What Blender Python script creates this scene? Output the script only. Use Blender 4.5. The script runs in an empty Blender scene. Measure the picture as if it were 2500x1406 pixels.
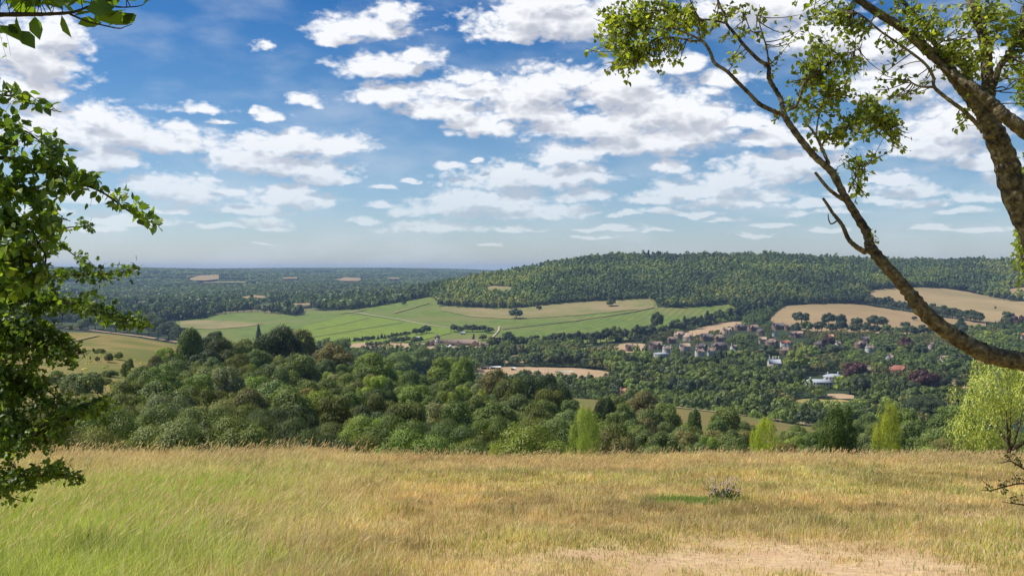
import bpy, math, random
import numpy as np
from mathutils import Vector

# ---------------------------------------------------------------- camera, light, exposure
scn = bpy.context.scene
COL = bpy.data.collections.new("place"); scn.collection.children.link(COL)
CAMZ, FOC, CX, HZ = 1.6, 2400.0, 1250.0, 655.0     # eye height, focal length and horizon row of the 2500 px photograph
cam_d = bpy.data.cameras.new("camera"); cam = bpy.data.objects.new("camera", cam_d); scn.collection.objects.link(cam)
cam.location = (0, 0, CAMZ); cam.rotation_euler = (math.radians(90), 0, 0)
cam_d.sensor_width = 36.0; cam_d.lens = FOC/2500*36
cam_d.shift_y = -(703-HZ)/2500.0
cam_d.clip_start = 0.1; cam_d.clip_end = 60000
scn.camera = cam
SUN_EL, SUN_AZ = math.radians(52), math.radians(-82)   # azimuth clockwise from the view direction
sun_d = bpy.data.lights.new("sun", 'SUN'); sun = bpy.data.objects.new("sun", sun_d); scn.collection.objects.link(sun)
sun_d.energy = 4.6; sun_d.angle = math.radians(0.5); sun_d.color = (1.0, 0.95, 0.87)
SUNV = Vector((math.sin(SUN_AZ)*math.cos(SUN_EL), math.cos(SUN_AZ)*math.cos(SUN_EL), math.sin(SUN_EL)))
sun.rotation_euler = SUNV.to_track_quat('Z', 'Y').to_euler()
scn.view_settings.view_transform = 'Standard'; scn.view_settings.look = 'None'
scn.view_settings.gamma = 1.0; scn.view_settings.exposure = 0.32; scn.view_settings.use_curve_mapping = False
scn.render.engine = 'CYCLES'
cy = scn.cycles
cy.max_bounces = 6; cy.diffuse_bounces = 3; cy.glossy_bounces = 1; cy.transmission_bounces = 4
cy.transparent_max_bounces = 8; cy.volume_bounces = 0; cy.use_denoising = True
cy.caustics_reflective = False; cy.caustics_refractive = False; cy.sample_clamp_indirect = 4.0
HAZE_DENSITY = 5.0e-5; HAZE_COLOR = (.46, .66, .97, 1)

def azel(px, py):
    a = math.atan((px-CX)/FOC); return a, math.atan((HZ-py)/FOC*math.cos(a))

CLOUDS = [  # photograph column, row, half width, half height
(880,74,115,34),(958,40,62,30),(820,95,60,18),(930,168,118,30),(1015,143,58,20),(1330,62,190,52),(1250,85,110,32),(1420,60,130,60),(1340,10,130,40),(1520,30,120,60),
(1850,25,170,60),(2010,95,130,50),(2150,120,90,40),(1760,200,70,25),(1730,230,50,16),
(950,240,92,34),(1130,232,120,30),(1130,192,60,18),(1080,275,90,32),(1180,310,110,34),(1310,235,130,50),(1400,195,110,38),(1280,280,120,40),(1500,230,170,55),(1610,290,180,58),(1720,335,110,42),
(1450,320,170,42),(1600,350,160,38),(1380,385,100,26),(1500,365,120,24),(1640,412,44,19),
(1270,445,170,38),(1400,428,110,30),(1160,490,150,30),(1080,512,115,22),(1260,520,160,30),(1380,515,90,15),(1080,560,120,20),(1230,490,120,28),
(1900,420,140,40),(1800,450,120,30),(1960,400,90,30),(1700,475,130,24),(1590,490,95,20),(1750,500,120,12),
(690,362,150,36),(620,400,110,36),(830,366,92,26),(730,345,70,26),(700,410,140,28),(800,438,75,18),(700,468,80,20),(720,492,110,22),(620,518,90,18),(640,552,70,18),
(300,325,150,40),(225,285,58,26),(385,345,110,36),(430,360,70,24),(250,400,110,26),(150,330,120,50),(430,465,110,36),(360,455,70,24),(480,488,60,20),(430,515,45,10),(300,545,130,14),
(80,155,100,62),(60,225,80,46),(130,95,80,50),(20,120,90,80),(100,300,60,22),
(492,270,64,16),(535,301,32,9),(655,290,50,16),(620,278,20,10),(748,250,42,16),(638,115,24,12),(1098,403,34,9),(1156,391,18,6),(888,540,46,10),(938,462,34,7),
(2200,215,120,56),(2330,330,130,50),(2260,365,120,30),(2170,445,60,14),(2210,470,90,16),(2390,485,95,16),(2250,500,60,12),(2340,520,60,9),(2090,470,60,14),(2150,490,60,12),(2420,400,90,24),
(1950,522,34,11),(1535,527,46,9),(1590,566,40,6),(1420,580,50,6),(1650,520,110,8),(1880,550,45,6),(1200,603,30,4),(640,595,22,3),(1480,582,30,4),(1780,532,50,6),(2300,170,150,70),(1650,160,70,30),(1480,560,90,9),(2020,560,60,7),(2300,560,50,6),(560,560,60,8),(220,560,70,9),(1250,560,80,9),(1830,575,60,6),(1990,500,50,12),(1880,480,60,14),(2060,520,60,9),(1420,480,80,16),(930,500,40,7),(1000,445,26,5),(500,440,40,8),(560,470,46,10),(200,480,90,20),(120,520,80,14),(1890,340,90,26),(2000,350,60,22),(1820,300,60,20),(2420,300,70,26),(2460,440,50,16),(2400,560,60,7)]

def build_world():
    w = bpy.data.worlds.new("World"); scn.world = w; w.use_nodes = True
    nt = w.node_tree; N = nt.nodes; L = nt.links; N.clear()
    out = N.new('ShaderNodeOutputWorld'); SKYS = 0.1; CLOUD_DARK = (4.5, 4.7, 5.3, 1); CLOUD_LIT = (8.0, 8.1, 8.3, 1)
    sky = N.new('ShaderNodeTexSky'); sky.sky_type = 'NISHITA'; sky.sun_disc = False
    sky.sun_elevation = SUN_EL; sky.sun_rotation = SUN_AZ; sky.altitude = 170; sky.air_density = 1.0; sky.dust_density = 0.6; sky.ozone_density = 3.0
    def M(op, a, b=None, c=None, clamp=False):
        n = N.new('ShaderNodeMath'); n.operation = op; n.use_clamp = clamp
        for i, v in enumerate((a, b, c)):
            if v is None: continue
            if isinstance(v, (int, float)): n.inputs[i].default_value = v
            else: L.new(v, n.inputs[i])
        return n.outputs[0]
    tc = N.new('ShaderNodeTexCoord'); sep = N.new('ShaderNodeSeparateXYZ'); L.new(tc.outputs['Generated'], sep.inputs[0])
    az = M('ARCTAN2', sep.outputs[0], sep.outputs[1]); el = M('ARCSINE', sep.outputs[2])
    comb = N.new('ShaderNodeCombineXYZ'); L.new(az, comb.inputs[0]); L.new(el, comb.inputs[1])
    rnd = random.Random(5)
    extra = []
    for side in (-1, 1):                      # more of the same sky to both sides and behind
        for k in range(14):
            extra.append((side*(0.66+k*0.18+rnd.uniform(-.05, .05)), rnd.uniform(.05, .45), rnd.uniform(.05, .12), rnd.uniform(.012, .035)))
    for k in range(14): extra.append((-.62+k*.1, rnd.uniform(.32, .62), rnd.uniform(.06, .12), rnd.uniform(.02, .04)))
    cl = [(*azel(c[0], c[1]), c[2]/FOC*1.10, c[3]/FOC*1.30) for c in CLOUDS]+extra
    def field_group(name, sel):
        """how deep inside a cloud a direction lies"""
        g = bpy.data.node_groups.new(name, 'ShaderNodeTree')
        g.interface.new_socket("P", in_out='INPUT', socket_type='NodeSocketVector')
        g.interface.new_socket("F", in_out='OUTPUT', socket_type='NodeSocketFloat'); g.interface.new_socket("S", in_out='OUTPUT', socket_type='NodeSocketFloat')
        gi = g.nodes.new('NodeGroupInput'); go = g.nodes.new('NodeGroupOutput')
        def G(t, **k):
            n = g.nodes.new(t)
            for kk, v in k.items(): setattr(n, kk, v)
            return n
        LK = g.links.new
        nz = G('ShaderNodeTexNoise'); nz.inputs['Scale'].default_value = 24; nz.inputs['Detail'].default_value = 3
        mp = G('ShaderNodeVectorMath', operation='MULTIPLY'); mp.inputs[1].default_value = (1, 1.7, 1)
        LK(gi.outputs[0], mp.inputs[0]); LK(mp.outputs[0], nz.inputs['Vector'])
        ws = G('ShaderNodeVectorMath', operation='SUBTRACT'); ws.inputs[1].default_value = (.5, .5, .5); LK(nz.outputs['Color'], ws.inputs[0])
        wa = G('ShaderNodeVectorMath', operation='MULTIPLY_ADD'); wa.inputs[1].default_value = (.040, .018, 0)
        LK(ws.outputs[0], wa.inputs[0]); LK(gi.outputs[0], wa.inputs[2])
        acc = None
        for (a, e, rx, ry) in sel:
            v = G('ShaderNodeVectorMath', operation='MULTIPLY_ADD'); v.inputs[1].default_value = (1/rx, 1/ry, 0); v.inputs[2].default_value = (-a/rx, -e/ry, 0); LK(wa.outputs[0], v.inputs[0])
            ab = G('ShaderNodeVectorMath', operation='MULTIPLY'); ab.inputs[1].default_value = (-1, -1.9, 0); LK(v.outputs[0], ab.inputs[0])
            mx = G('ShaderNodeVectorMath', operation='MAXIMUM'); LK(v.outputs[0], mx.inputs[0]); LK(ab.outputs[0], mx.inputs[1])
            ln = G('ShaderNodeVectorMath', operation='LENGTH'); LK(mx.outputs[0], ln.inputs[0])
            if acc is None: acc = ln.outputs['Value']
            else:
                mn = G('ShaderNodeMath', operation='SMOOTH_MIN'); mn.inputs[2].default_value = 0.25
                LK(acc, mn.inputs[0]); LK(ln.outputs['Value'], mn.inputs[1]); acc = mn.outputs[0]
        def noise(scale, det, rough):
            n = G('ShaderNodeTexNoise'); n.inputs['Scale'].default_value = scale; n.inputs['Detail'].default_value = det; n.inputs['Roughness'].default_value = rough; LK(mp.outputs[0], n.inputs['Vector']); return n.outputs['Fac']
        def mad(v, k, c):
            n = G('ShaderNodeMath', operation='MULTIPLY_ADD'); LK(v, n.inputs[0]); n.inputs[1].default_value = k
            if isinstance(c, float): n.inputs[2].default_value = c
            else: LK(c, n.inputs[2])
            return n.outputs[0]
        def puff(scale, k, c, det=2):            # rounded heads with creases between them
            n = mad(noise(scale, det, .5), 1.0, -.5); ab_ = G('ShaderNodeMath', operation='ABSOLUTE'); LK(n, ab_.inputs[0]); return mad(ab_.outputs[0], k, c)
        base = mad(noise(22, 5, .5), 1.35, -.74)
        soft = puff(36, 2.0, base); inv = G('ShaderNodeMath', operation='SUBTRACT'); inv.inputs[0].default_value = 1.0; LK(acc, inv.inputs[1])
        cap = G('ShaderNodeMath', operation='MINIMUM'); cap.inputs[1].default_value = .8; LK(inv.outputs[0], cap.inputs[0])
        s1 = G('ShaderNodeMath', operation='ADD'); LK(cap.outputs[0], s1.inputs[0]); LK(soft, s1.inputs[1])
        s0 = mad(s1.outputs[0], 1.0, .0); LK(s0, go.inputs[1])
        fine = puff(80, 1.0, s0, 3); f2 = mad(noise(120, 4, .55), .5, -.30)
        sm = G('ShaderNodeMath', operation='ADD'); LK(fine, sm.inputs[0]); LK(f2, sm.inputs[1])
        LK(sm.outputs[0], go.inputs[0]); return g
    off = N.new('ShaderNodeVectorMath'); off.operation = 'ADD'; off.inputs[1].default_value = (-.008, .014, 0); L.new(comb.outputs[0], off.inputs[0])
    off2 = N.new('ShaderNodeVectorMath'); off2.operation = 'ADD'; off2.inputs[1].default_value = (-.003, .004, 0); L.new(comb.outputs[0], off2.inputs[0])
    def field(g, vec):
        n = N.new('ShaderNodeGroup'); n.node_tree = g; L.new(vec, n.inputs[0]); return n.outputs
    def smooth(v, lo, hi):
        n = N.new('ShaderNodeMapRange'); n.interpolation_type = 'SMOOTHSTEP'; L.new(v, n.inputs[0])
        n.inputs[1].default_value = lo; n.inputs[2].default_value = hi; return n.outputs[0]
    def mixc(f, a, b):
        n = N.new('ShaderNodeMix'); n.data_type = 'RGBA'
        if isinstance(f, float): n.inputs[0].default_value = f
        else: L.new(f, n.inputs[0])
        for i, v in ((6, a), (7, b)):
            if isinstance(v, tuple): n.inputs[i].default_value = v
            else: L.new(v, n.inputs[i])
        return n.outputs[2]
    # deeper blue above, brightened overhead for ambient light, pale grey-blue air near the horizon
    er = M('DIVIDE', el, 1.5, clamp=True); rp = N.new('ShaderNodeValToRGB'); L.new(er, rp.inputs[0])
    SKYT = [(0, (.86, .94, 1.16)), (.02, (.78, .87, 1.06)), (.035, (.71, .82, 1.0)), (.067, (.56, .71, .87)), (.12, (.33, .57, .79)), (.173, (.16, .45, .74)), (.25, (.12, .40, .70)), (.6, (.50, .75, 1.0))]
    rp.color_ramp.elements[0].position = 0; rp.color_ramp.elements[0].color = (*SKYT[0][1], 1); rp.color_ramp.elements[1].position = .6; rp.color_ramp.elements[1].color = (*SKYT[-1][1], 1)
    for ps, cc in SKYT[1:-1]: q = rp.color_ramp.elements.new(ps); q.color = (*cc, 1)
    tint = rp.outputs[0]
    mul = N.new('ShaderNodeMix'); mul.data_type = 'RGBA'; mul.blend_type = 'MULTIPLY'; mul.inputs[0].default_value = 1
    L.new(sky.outputs[0], mul.inputs[6]); L.new(tint, mul.inputs[7])
    skyc = mul.outputs[2]
    # thin veils and the air that pales far clouds
    hz = smooth(el, .0, .16)
    veil = N.new('ShaderNodeTexNoise'); veil.inputs['Scale'].default_value = 9; veil.inputs['Detail'].default_value = 6
    vs = N.new('ShaderNodeVectorMath'); vs.operation = 'MULTIPLY'; vs.inputs[1].default_value = (1, 2.6, 1); L.new(comb.outputs[0], vs.inputs[0]); L.new(vs.outputs[0], veil.inputs['Vector'])
    vv = M('MULTIPLY', smooth(veil.outputs['Fac'], .42, .72), .34)
    skyc = mixc(vv, skyc, (5.6, 6.1, 6.8, 1))
    fadel = M('MULTIPLY_ADD', hz, .64, .32)
    def bgnode(c):
        n = N.new('ShaderNodeBackground'); n.inputs['Strength'].default_value = SKYS; L.new(c, n.inputs['Color']); return n.outputs[0]
    def leafnode(i, a0, a1, e0, e1):
        sel = []
        for (a, e, rx, ry) in cl:
            dx = max(a0-a, a-a1, 0)-.022; dy = max(e0-e, e-e1, 0)-.026
            if math.hypot(max(dx, 0)/rx, max(dy, 0)/ry) < 1.5: sel.append((a, e, rx, ry))
        if not sel: return bgnode(skyc)
        g = field_group('cloud_field_%d' % i, sel)
        fa = field(g, comb.outputs[0]); fb = field(g, off.outputs[0]); F0 = fa[0]; F1 = fb[1]; S0 = fa[1]
        alpha = smooth(F0, -.10, .58)
        occl = smooth(F1, .0, .95)
        d = M('SUBTRACT', S0, F1)
        lit = M('ADD', M('SUBTRACT', 1.0, M('MULTIPLY', occl, 1.05)), M('MULTIPLY', smooth(d, -.45, .35), .42), clamp=True)
        ccol = mixc(lit, CLOUD_DARK, CLOUD_LIT)
        fin = mixc(M('MULTIPLY', alpha, fadel), skyc, ccol)
        return bgnode(fin)
    cnt = [0]
    def tree_az(cuts, e0, e1):
        """halve the sky again and again, so that each direction looks only at its own few clouds"""
        if len(cuts) == 2: cnt[0] += 1; return leafnode(cnt[0], cuts[0], cuts[1], e0, e1)
        m = len(cuts)//2; f = M('GREATER_THAN', az, cuts[m]); mx = N.new('ShaderNodeMixShader'); L.new(f, mx.inputs[0])
        L.new(tree_az(cuts[:m+1], e0, e1), mx.inputs[1]); L.new(tree_az(cuts[m:], e0, e1), mx.inputs[2]); return mx.outputs[0]
    def mixe(cut, lo, hi):
        f = M('GREATER_THAN', el, cut); mx = N.new('ShaderNodeMixShader'); L.new(f, mx.inputs[0]); L.new(lo, mx.inputs[1]); L.new(hi, mx.inputs[2]); return mx.outputs[0]
    inner = [-.5+.1*i for i in range(11)]
    low = tree_az([-3.2, -1.6, -.9]+inner+[.9, 1.6, 3.2], 0, .13); high = tree_az([-3.2, -1.6, -.9]+inner+[.9, 1.6, 3.2], .13, .30); top = tree_az([-3.2, -1.2, -.6, 0, .6, 1.2, 3.2], .30, .8)
    tot = mixe(0.0, bgnode(skyc), mixe(.13, low, mixe(.30, high, mixe(.78, top, bgnode(skyc)))))
    L.new(tot, out.inputs[0])
    w.cycles.sampling_method = 'MANUAL'; w.cycles.sample_map_resolution = 256
build_world()

# ---------------------------------------------------------------- small helpers
rng = np.random.default_rng(11)
R = random.Random(7)

def tag(o, label=None, cat=None, group=None, kind=None):
    if label: o['label'] = label
    if cat: o['category'] = cat
    if group: o['group'] = group
    if kind: o['kind'] = kind
    return o

def empty(name, loc=(0, 0, 0)):
    o = bpy.data.objects.new(name, None); COL.objects.link(o); o.location = loc; o.empty_display_size = .2; return o

def make_mesh(name, V, faces, mats=None, col=None, smooth=False, mi=None):
    """V (n,3); faces: list of (m,k) arrays; col (n,3) per vertex."""
    me = bpy.data.meshes.new(name)
    V = np.asarray(V, dtype=np.float32); faces = [np.asarray(f, dtype=np.int32) for f in faces if len(f)]
    me.vertices.add(len(V)); me.vertices.foreach_set('co', V.ravel())
    nl = sum(f.size for f in faces); npoly = sum(len(f) for f in faces)
    me.loops.add(nl); me.polygons.add(npoly)
    me.loops.foreach_set('vertex_index', np.concatenate([f.ravel() for f in faces]))
    sizes = np.concatenate([np.full(len(f), f.shape[1], dtype=np.int32) for f in faces])
    starts = np.concatenate([[0], np.cumsum(sizes)[:-1]]).astype(np.int32)
    me.polygons.foreach_set('loop_start', starts)
    try: me.polygons.foreach_set('loop_total', sizes)
    except Exception: pass
    if mi is not None: me.polygons.foreach_set('material_index', np.asarray(mi, dtype=np.int32))
    if smooth: me.polygons.foreach_set('use_smooth', np.ones(npoly, dtype=bool))
    if col is not None:
        c = np.ones((len(V), 4), dtype=np.float32); c[:, :3] = col
        a = me.color_attributes.new('Col', 'FLOAT_COLOR', 'POINT'); a.data.foreach_set('color', c.ravel())
    me.update(calc_edges=True)
    for m in (mats or []): me.materials.append(m)
    return me

def add_obj(name, me, parent=None, loc=None):
    o = bpy.data.objects.new(name, me); COL.objects.link(o)
    if parent is not None: o.parent = parent
    if loc is not None: o.location = loc
    return o

class MB:
    """collects vertices and faces of one mesh"""
    def __init__(s): s.V = []; s.F = {}; s.C = []; s.n = 0; s.MI = {}
    def add(s, V, faces, col=(1, 1, 1), mi=0):
        V = np.asarray(V, dtype=np.float64).reshape(-1, 3); s.V.append(V)
        c = np.asarray(col, dtype=np.float64)
        s.C.append(np.broadcast_to(c, (len(V), 3)) if c.ndim == 1 else c)
        for f in faces:
            f = np.asarray(f)
            if f.size == 0: continue
            k = f.shape[1]; s.F.setdefault(k, []).append(f+s.n); s.MI.setdefault(k, []).append(np.full(len(f), mi))
        s.n += len(V)
    def box(s, c, d, rz=0.0, col=(1, 1, 1), mi=0):
        x, y, z = np.array(d)/2; ca, sa = math.cos(rz), math.sin(rz)
        v = np.array([(sx*x, sy*y, sz*z) for sz in (-1, 1) for sy in (-1, 1) for sx in (-1, 1)])
        v = np.stack([v[:, 0]*ca-v[:, 1]*sa, v[:, 0]*sa+v[:, 1]*ca, v[:, 2]], 1)+np.array(c)
        s.add(v, [[(0, 2, 3, 1), (4, 5, 7, 6), (0, 1, 5, 4), (2, 6, 7, 3), (0, 4, 6, 2), (1, 3, 7, 5)]], col, mi)
    def tube(s, pts, rad, n=6, col=(1, 1, 1), mi=0, wob=0.0):
        pts = np.asarray(pts, dtype=float); m = len(pts); rad = np.broadcast_to(np.asarray(rad, dtype=float), (m,))
        t = np.gradient(pts, axis=0); t /= np.linalg.norm(t, axis=1)[:, None]+1e-9
        ref = np.array([0.13, 1.0, 0.21]); a = np.cross(t, ref); a /= np.linalg.norm(a, axis=1)[:, None]+1e-9; b = np.cross(t, a)
        th = np.arange(n)/n*2*math.pi
        rr = rad[:, None]*(1+wob*rng.standard_normal((m, n)))
        v = pts[:, None]+(a[:, None]*np.cos(th)[None, :, None]+b[:, None]*np.sin(th)[None, :, None])*rr[:, :, None]
        i = np.arange(m-1)[:, None]*n; j = np.arange(n)[None]; k = (j+1) % n
        f = np.stack([i+j, i+k, i+n+k, i+n+j], -1).reshape(-1, 4)
        s.add(v.reshape(-1, 3), [f], col, mi)
    def mesh(s, name, mats, smooth=False):
        faces = []; mi = []
        for k in s.F: faces.append(np.concatenate(s.F[k])); mi.append(np.concatenate(s.MI[k]))
        return make_mesh(name, np.concatenate(s.V), faces, mats, np.concatenate(s.C), smooth, np.concatenate(mi))

def stamp(tv, tf, pos, X, Y, Z, col=None):
    """copies of a template (k,3) with faces tf at pos (n,3); X,Y,Z (n,3) axes that carry the scale"""
    tv = np.asarray(tv, float); n = len(pos); k = len(tv)
    V = pos[:, None]+tv[None, :, 0:1]*X[:, None]+tv[None, :, 1:2]*Y[:, None]+tv[None, :, 2:3]*Z[:, None]
    off = (np.arange(n)*k)[:, None, None]
    F = [(np.asarray(f)[None]+off).reshape(-1, np.asarray(f).shape[1]) for f in tf]
    C = None if col is None else np.repeat(col, k, axis=0)
    return V.reshape(-1, 3), F, C

def unit(v): return v/(np.linalg.norm(v, axis=-1, keepdims=True)+1e-9)
def randdir(n): return unit(rng.standard_normal((n, 3)))

def vnoise(x, y, seed=0):
    x = np.asarray(x, float); y = np.asarray(y, float)
    xi = np.floor(x).astype(np.int64); yi = np.floor(y).astype(np.int64); fx = x-xi; fy = y-yi
    fx = fx*fx*(3-2*fx); fy = fy*fy*(3-2*fy)
    def h(a, b):
        v = (a*374761393+b*668265263+seed*974634777) & 0xffffffff
        v = ((v ^ (v >> 13))*1274126177) & 0xffffffff
        return ((v ^ (v >> 16)) & 0xffff)/65535.0
    return (h(xi, yi)*(1-fx)+h(xi+1, yi)*fx)*(1-fy)+(h(xi, yi+1)*(1-fx)+h(xi+1, yi+1)*fx)*fy
def fbm(x, y, oct=4, seed=0):
    s = 0; a = .5; 
    for o in range(oct): s = s+a*vnoise(x*2**o+o*17.3, y*2**o-o*9.1, seed+o); a *= .5
    return s/(1-.5**oct)

# ---------------------------------------------------------------- the lie of the land
PXS = [-400, 0, 250, 450, 700, 900, 1100, 1250, 1400, 1600, 1800, 2000, 2250, 2500, 2900]
def rows(py, Y): return [-(p-HZ)/FOC*Y for p in py]
TERR = {
 60: rows([1236,1236,1238,1240,1245,1250,1255,1258,1262,1268,1272,1272,1270,1268,1266], 60),
 120: rows([1100,1090,1090,1100,1120,1130,1138,1142,1160,1190,1205,1205,1200,1190,1180], 120),
 200: rows([985,985,992,1010,1030,1050,1062,1075,1090,1120,1135,1140,1130,1120,1100], 200),
 300: rows([892,892,900,930,965,985,1000,1012,1035,1060,1075,1087,1090,1090,1080], 300),
 420: rows([812,812,822,850,882,930,952,962,972,990,1012,1042,1062,1072,1072], 420),
 550: [-38,-38,-42,-50,-62,-68,-75,-80,-84,-90,-94,-97,-99,-99,-99],
 650: [-70,-70,-74,-80,-88,-94,-97,-99,-102,-106,-109,-110,-110,-110,-110],
 800: [-113]*15, 1100: [-115]*15,
 1400: [-115]*8+[-115,-114,-113,-112,-112,-112,-112],
 1600: [-114,-114,-114,-113,-112,-110,-110,-110,-110,-110,-109,-107,-108,-109,-109],
 1850: [-113,-113,-113,-112,-108,-103,-102,-102,-102,-102,-102,-92,-95,-99,-99],
 2100: [-112,-112,-112,-110,-105,-97,-91,-88,-81,-76,-79,-75,-85,-86,-86],
 2400: [-111,-111,-110,-109,-104,-92,-68,-56,-48,-46,-48,-50,-62,-74,-74],
 2800: [-110,-110,-110,-108,-104,-94,-56,-24,-2,4,6,-4,-30,-40,-40],
 3100: [-109,-109,-109,-107,-103,-94,-62,-26,12,21,22,16,-8,-16,-16],
 3800: [-107,-107,-107,-105,-100,-92,-70,-40,-5,16,20,18,12,12,12],
 5000: [-95,-95,-95,-95,-92,-92,-90,-80,-40,0,0,0,0,0,0],
 7000: [-38,-38,-38,-42,-62,-74,-76,-76,-60,-20,-10,-10,-10,-10,-10],
 8500: [-9,-9,-10,-22,-46,-50,-56,-60,-50,-30,-20,-20,-20,-20,-20],
 12500: [-20,-20,-22,-28,-16,-14,-26,-52,-50,-30,-20,-20,-20,-20,-20],
 20000: [-60]*15 }
def pchip(x, y, xq):
    x = np.asarray(x, float); y = np.asarray(y, float)
    h = np.diff(x); dl = np.diff(y, axis=0)/(h[:, None] if y.ndim == 2 else h)
    m = np.zeros_like(y); a, b = dl[:-1], dl[1:]
    w = np.where(a*b > 0, 2*a*b/(a+b+1e-12*np.sign(a+b+1e-30)), 0); m[1:-1] = w; m[0] = dl[0]; m[-1] = dl[-1]
    i = np.clip(np.searchsorted(x, xq)-1, 0, len(x)-2); t = (xq-x[i])/h[i]; hh = h[i]
    if y.ndim == 2: t = t[:, None]; hh = hh[:, None]
    return (2*t**3-3*t**2+1)*y[i]+(t**3-2*t**2+t)*hh*m[i]+(-2*t**3+3*t**2)*y[i+1]+(t**3-t**2)*hh*m[i+1]
_Y = sorted(TERR); _lY = np.log([30]+_Y)
_tab = np.array([[-5.8]*15]+[TERR[k] for k in _Y])          # heights under the eye
_LQ = np.linspace(math.log(30), math.log(20000), 1400); _PQ = np.linspace(-400, 2900, 500)
_lut = pchip(_lY, _tab, _LQ); _lut = pchip(np.array(PXS), _lut.T, _PQ)   # [px, logY]
def height(x, y):
    x = np.asarray(x, float); y = np.asarray(y, float)
    yy = np.maximum(y, 30.0); px = np.clip(CX+FOC*x/yy, -400, 2900)
    a = (px+400)/3300*499; b = (np.log(np.minimum(yy, 19999))-_LQ[0])/(_LQ[-1]-_LQ[0])*1399
    i = np.clip(a.astype(int), 0, 498); j = np.clip(b.astype(int), 0, 1398); fa = a-i; fb = b-j
    z = (_lut[i, j]*(1-fa)+_lut[i+1, j]*fa)*(1-fb)+(_lut[i, j+1]*(1-fa)+_lut[i+1, j+1]*fa)*fb
    far = np.clip((y-1500)/3000, 0, 1)
    z = z+far*((fbm(x/420, y/700, 3, 3)-.5)*16)*np.where(y > 7500, .45, 1.0)
    z = z+np.clip((y-2350)/300, 0, 1)*np.clip((px-1150)/150, 0, 1)*((fbm(x/170+9, y/230, 3, 63)-.5)*34)*np.clip(1-(y-3000)/500, .25, 1)
    z = z+np.clip((y-70)/200, 0, 1)*(fbm(x/38, y/38, 2, 9)-.5)*1.6*(1-np.clip((y-420)/200, 0, 1))
    slope = np.where(y < 2, -.14*2-.05*(y-2), -.14*y)                # the open hilltop, flatter behind the eye
    near = slope+(fbm(x/3.1, y/3.1, 3, 21)-.5)*.22+np.clip((y-18)/10, 0, 1)*((fbm(x/6.5, y/9, 2, 23)-.5)*.5-.10*np.clip(-x/10, 0, 1))
    t = np.clip((y-27)/8, 0, 1); t = t*t*(3-2*t)
    return near*(1-t)+(z+CAMZ)*t
def proj(x, y, z): return CX+FOC*x/y, HZ-(z-CAMZ)/y*FOC
def ground_Y(px, py, Ymin=60., Ymax=15000.):
    """distance at which the line of sight through (px,py) first meets the land"""
    px = np.atleast_1d(np.asarray(px, float)); py = np.atleast_1d(np.asarray(py, float))
    Y = np.exp(np.linspace(math.log(Ymin), math.log(Ymax), 900))
    out = np.zeros(len(px))
    for q in range(len(px)):
        p = proj((px[q]-CX)/FOC*Y, Y, height((px[q]-CX)/FOC*Y, Y))[1]
        k = np.nonzero(p <= py[q])[0]
        if len(k) == 0: out[q] = Ymax; continue
        k = k[0]
        if k == 0: out[q] = Y[0]; continue
        t = (p[k-1]-py[q])/(p[k-1]-p[k]+1e-9); out[q] = Y[k-1]+(Y[k]-Y[k-1])*t
    return out
def gpt(px, py, Ymin=60., lift=0.0, Ymax=15000.):
    Y = float(ground_Y(px, py, Ymin, Ymax)[0]); x = (px-CX)/FOC*Y
    return np.array([x, Y, float(height(x, Y))+lift])
def lin(pts, x): p = np.array(pts, float); return np.interp(x, p[:, 0], p[:, 1])

# ---------------------------------------------------------------- materials
def nodemat(name):
    m = bpy.data.materials.new(name); m.use_nodes = True; nt = m.node_tree; nt.nodes.clear()
    out = nt.nodes.new('ShaderNodeOutputMaterial'); return m, nt, out
def nd(nt, t, **k):
    n = nt.nodes.new(t)
    for a, v in k.items():
        if a.startswith('i_'): n.inputs[a[2:].replace('_', ' ')].default_value = v
        else: setattr(n, a, v)
    return n
def mat_leaf(name, trans=.35, rough=.55, tint=(1.25, 1.3, .55), spec=.3):
    m, nt, out = nodemat(name); L = nt.links
    at = nd(nt, 'ShaderNodeAttribute', attribute_name='Col'); oi = nd(nt, 'ShaderNodeObjectInfo')
    mu = nd(nt, 'ShaderNodeMix', data_type='RGBA', blend_type='MULTIPLY'); mu.inputs[0].default_value = 1
    L.new(at.outputs['Color'], mu.inputs[6]); L.new(oi.outputs['Color'], mu.inputs[7])
    p = nd(nt, 'ShaderNodeBsdfPrincipled'); p.inputs['Roughness'].default_value = rough; p.inputs['Specular IOR Level'].default_value = spec
    L.new(mu.outputs[2], p.inputs['Base Color'])
    t = nd(nt, 'ShaderNodeBsdfTranslucent'); m2 = nd(nt, 'ShaderNodeMix', data_type='RGBA', blend_type='MULTIPLY'); m2.inputs[0].default_value = 1
    L.new(mu.outputs[2], m2.inputs[6]); m2.inputs[7].default_value = (*tint, 1); L.new(m2.outputs[2], t.inputs['Color'])
    mx = nd(nt, 'ShaderNodeMixShader'); mx.inputs[0].default_value = trans
    L.new(p.outputs[0], mx.inputs[1]); L.new(t.outputs[0], mx.inputs[2]); L.new(mx.outputs[0], out.inputs[0])
    return m
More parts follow.
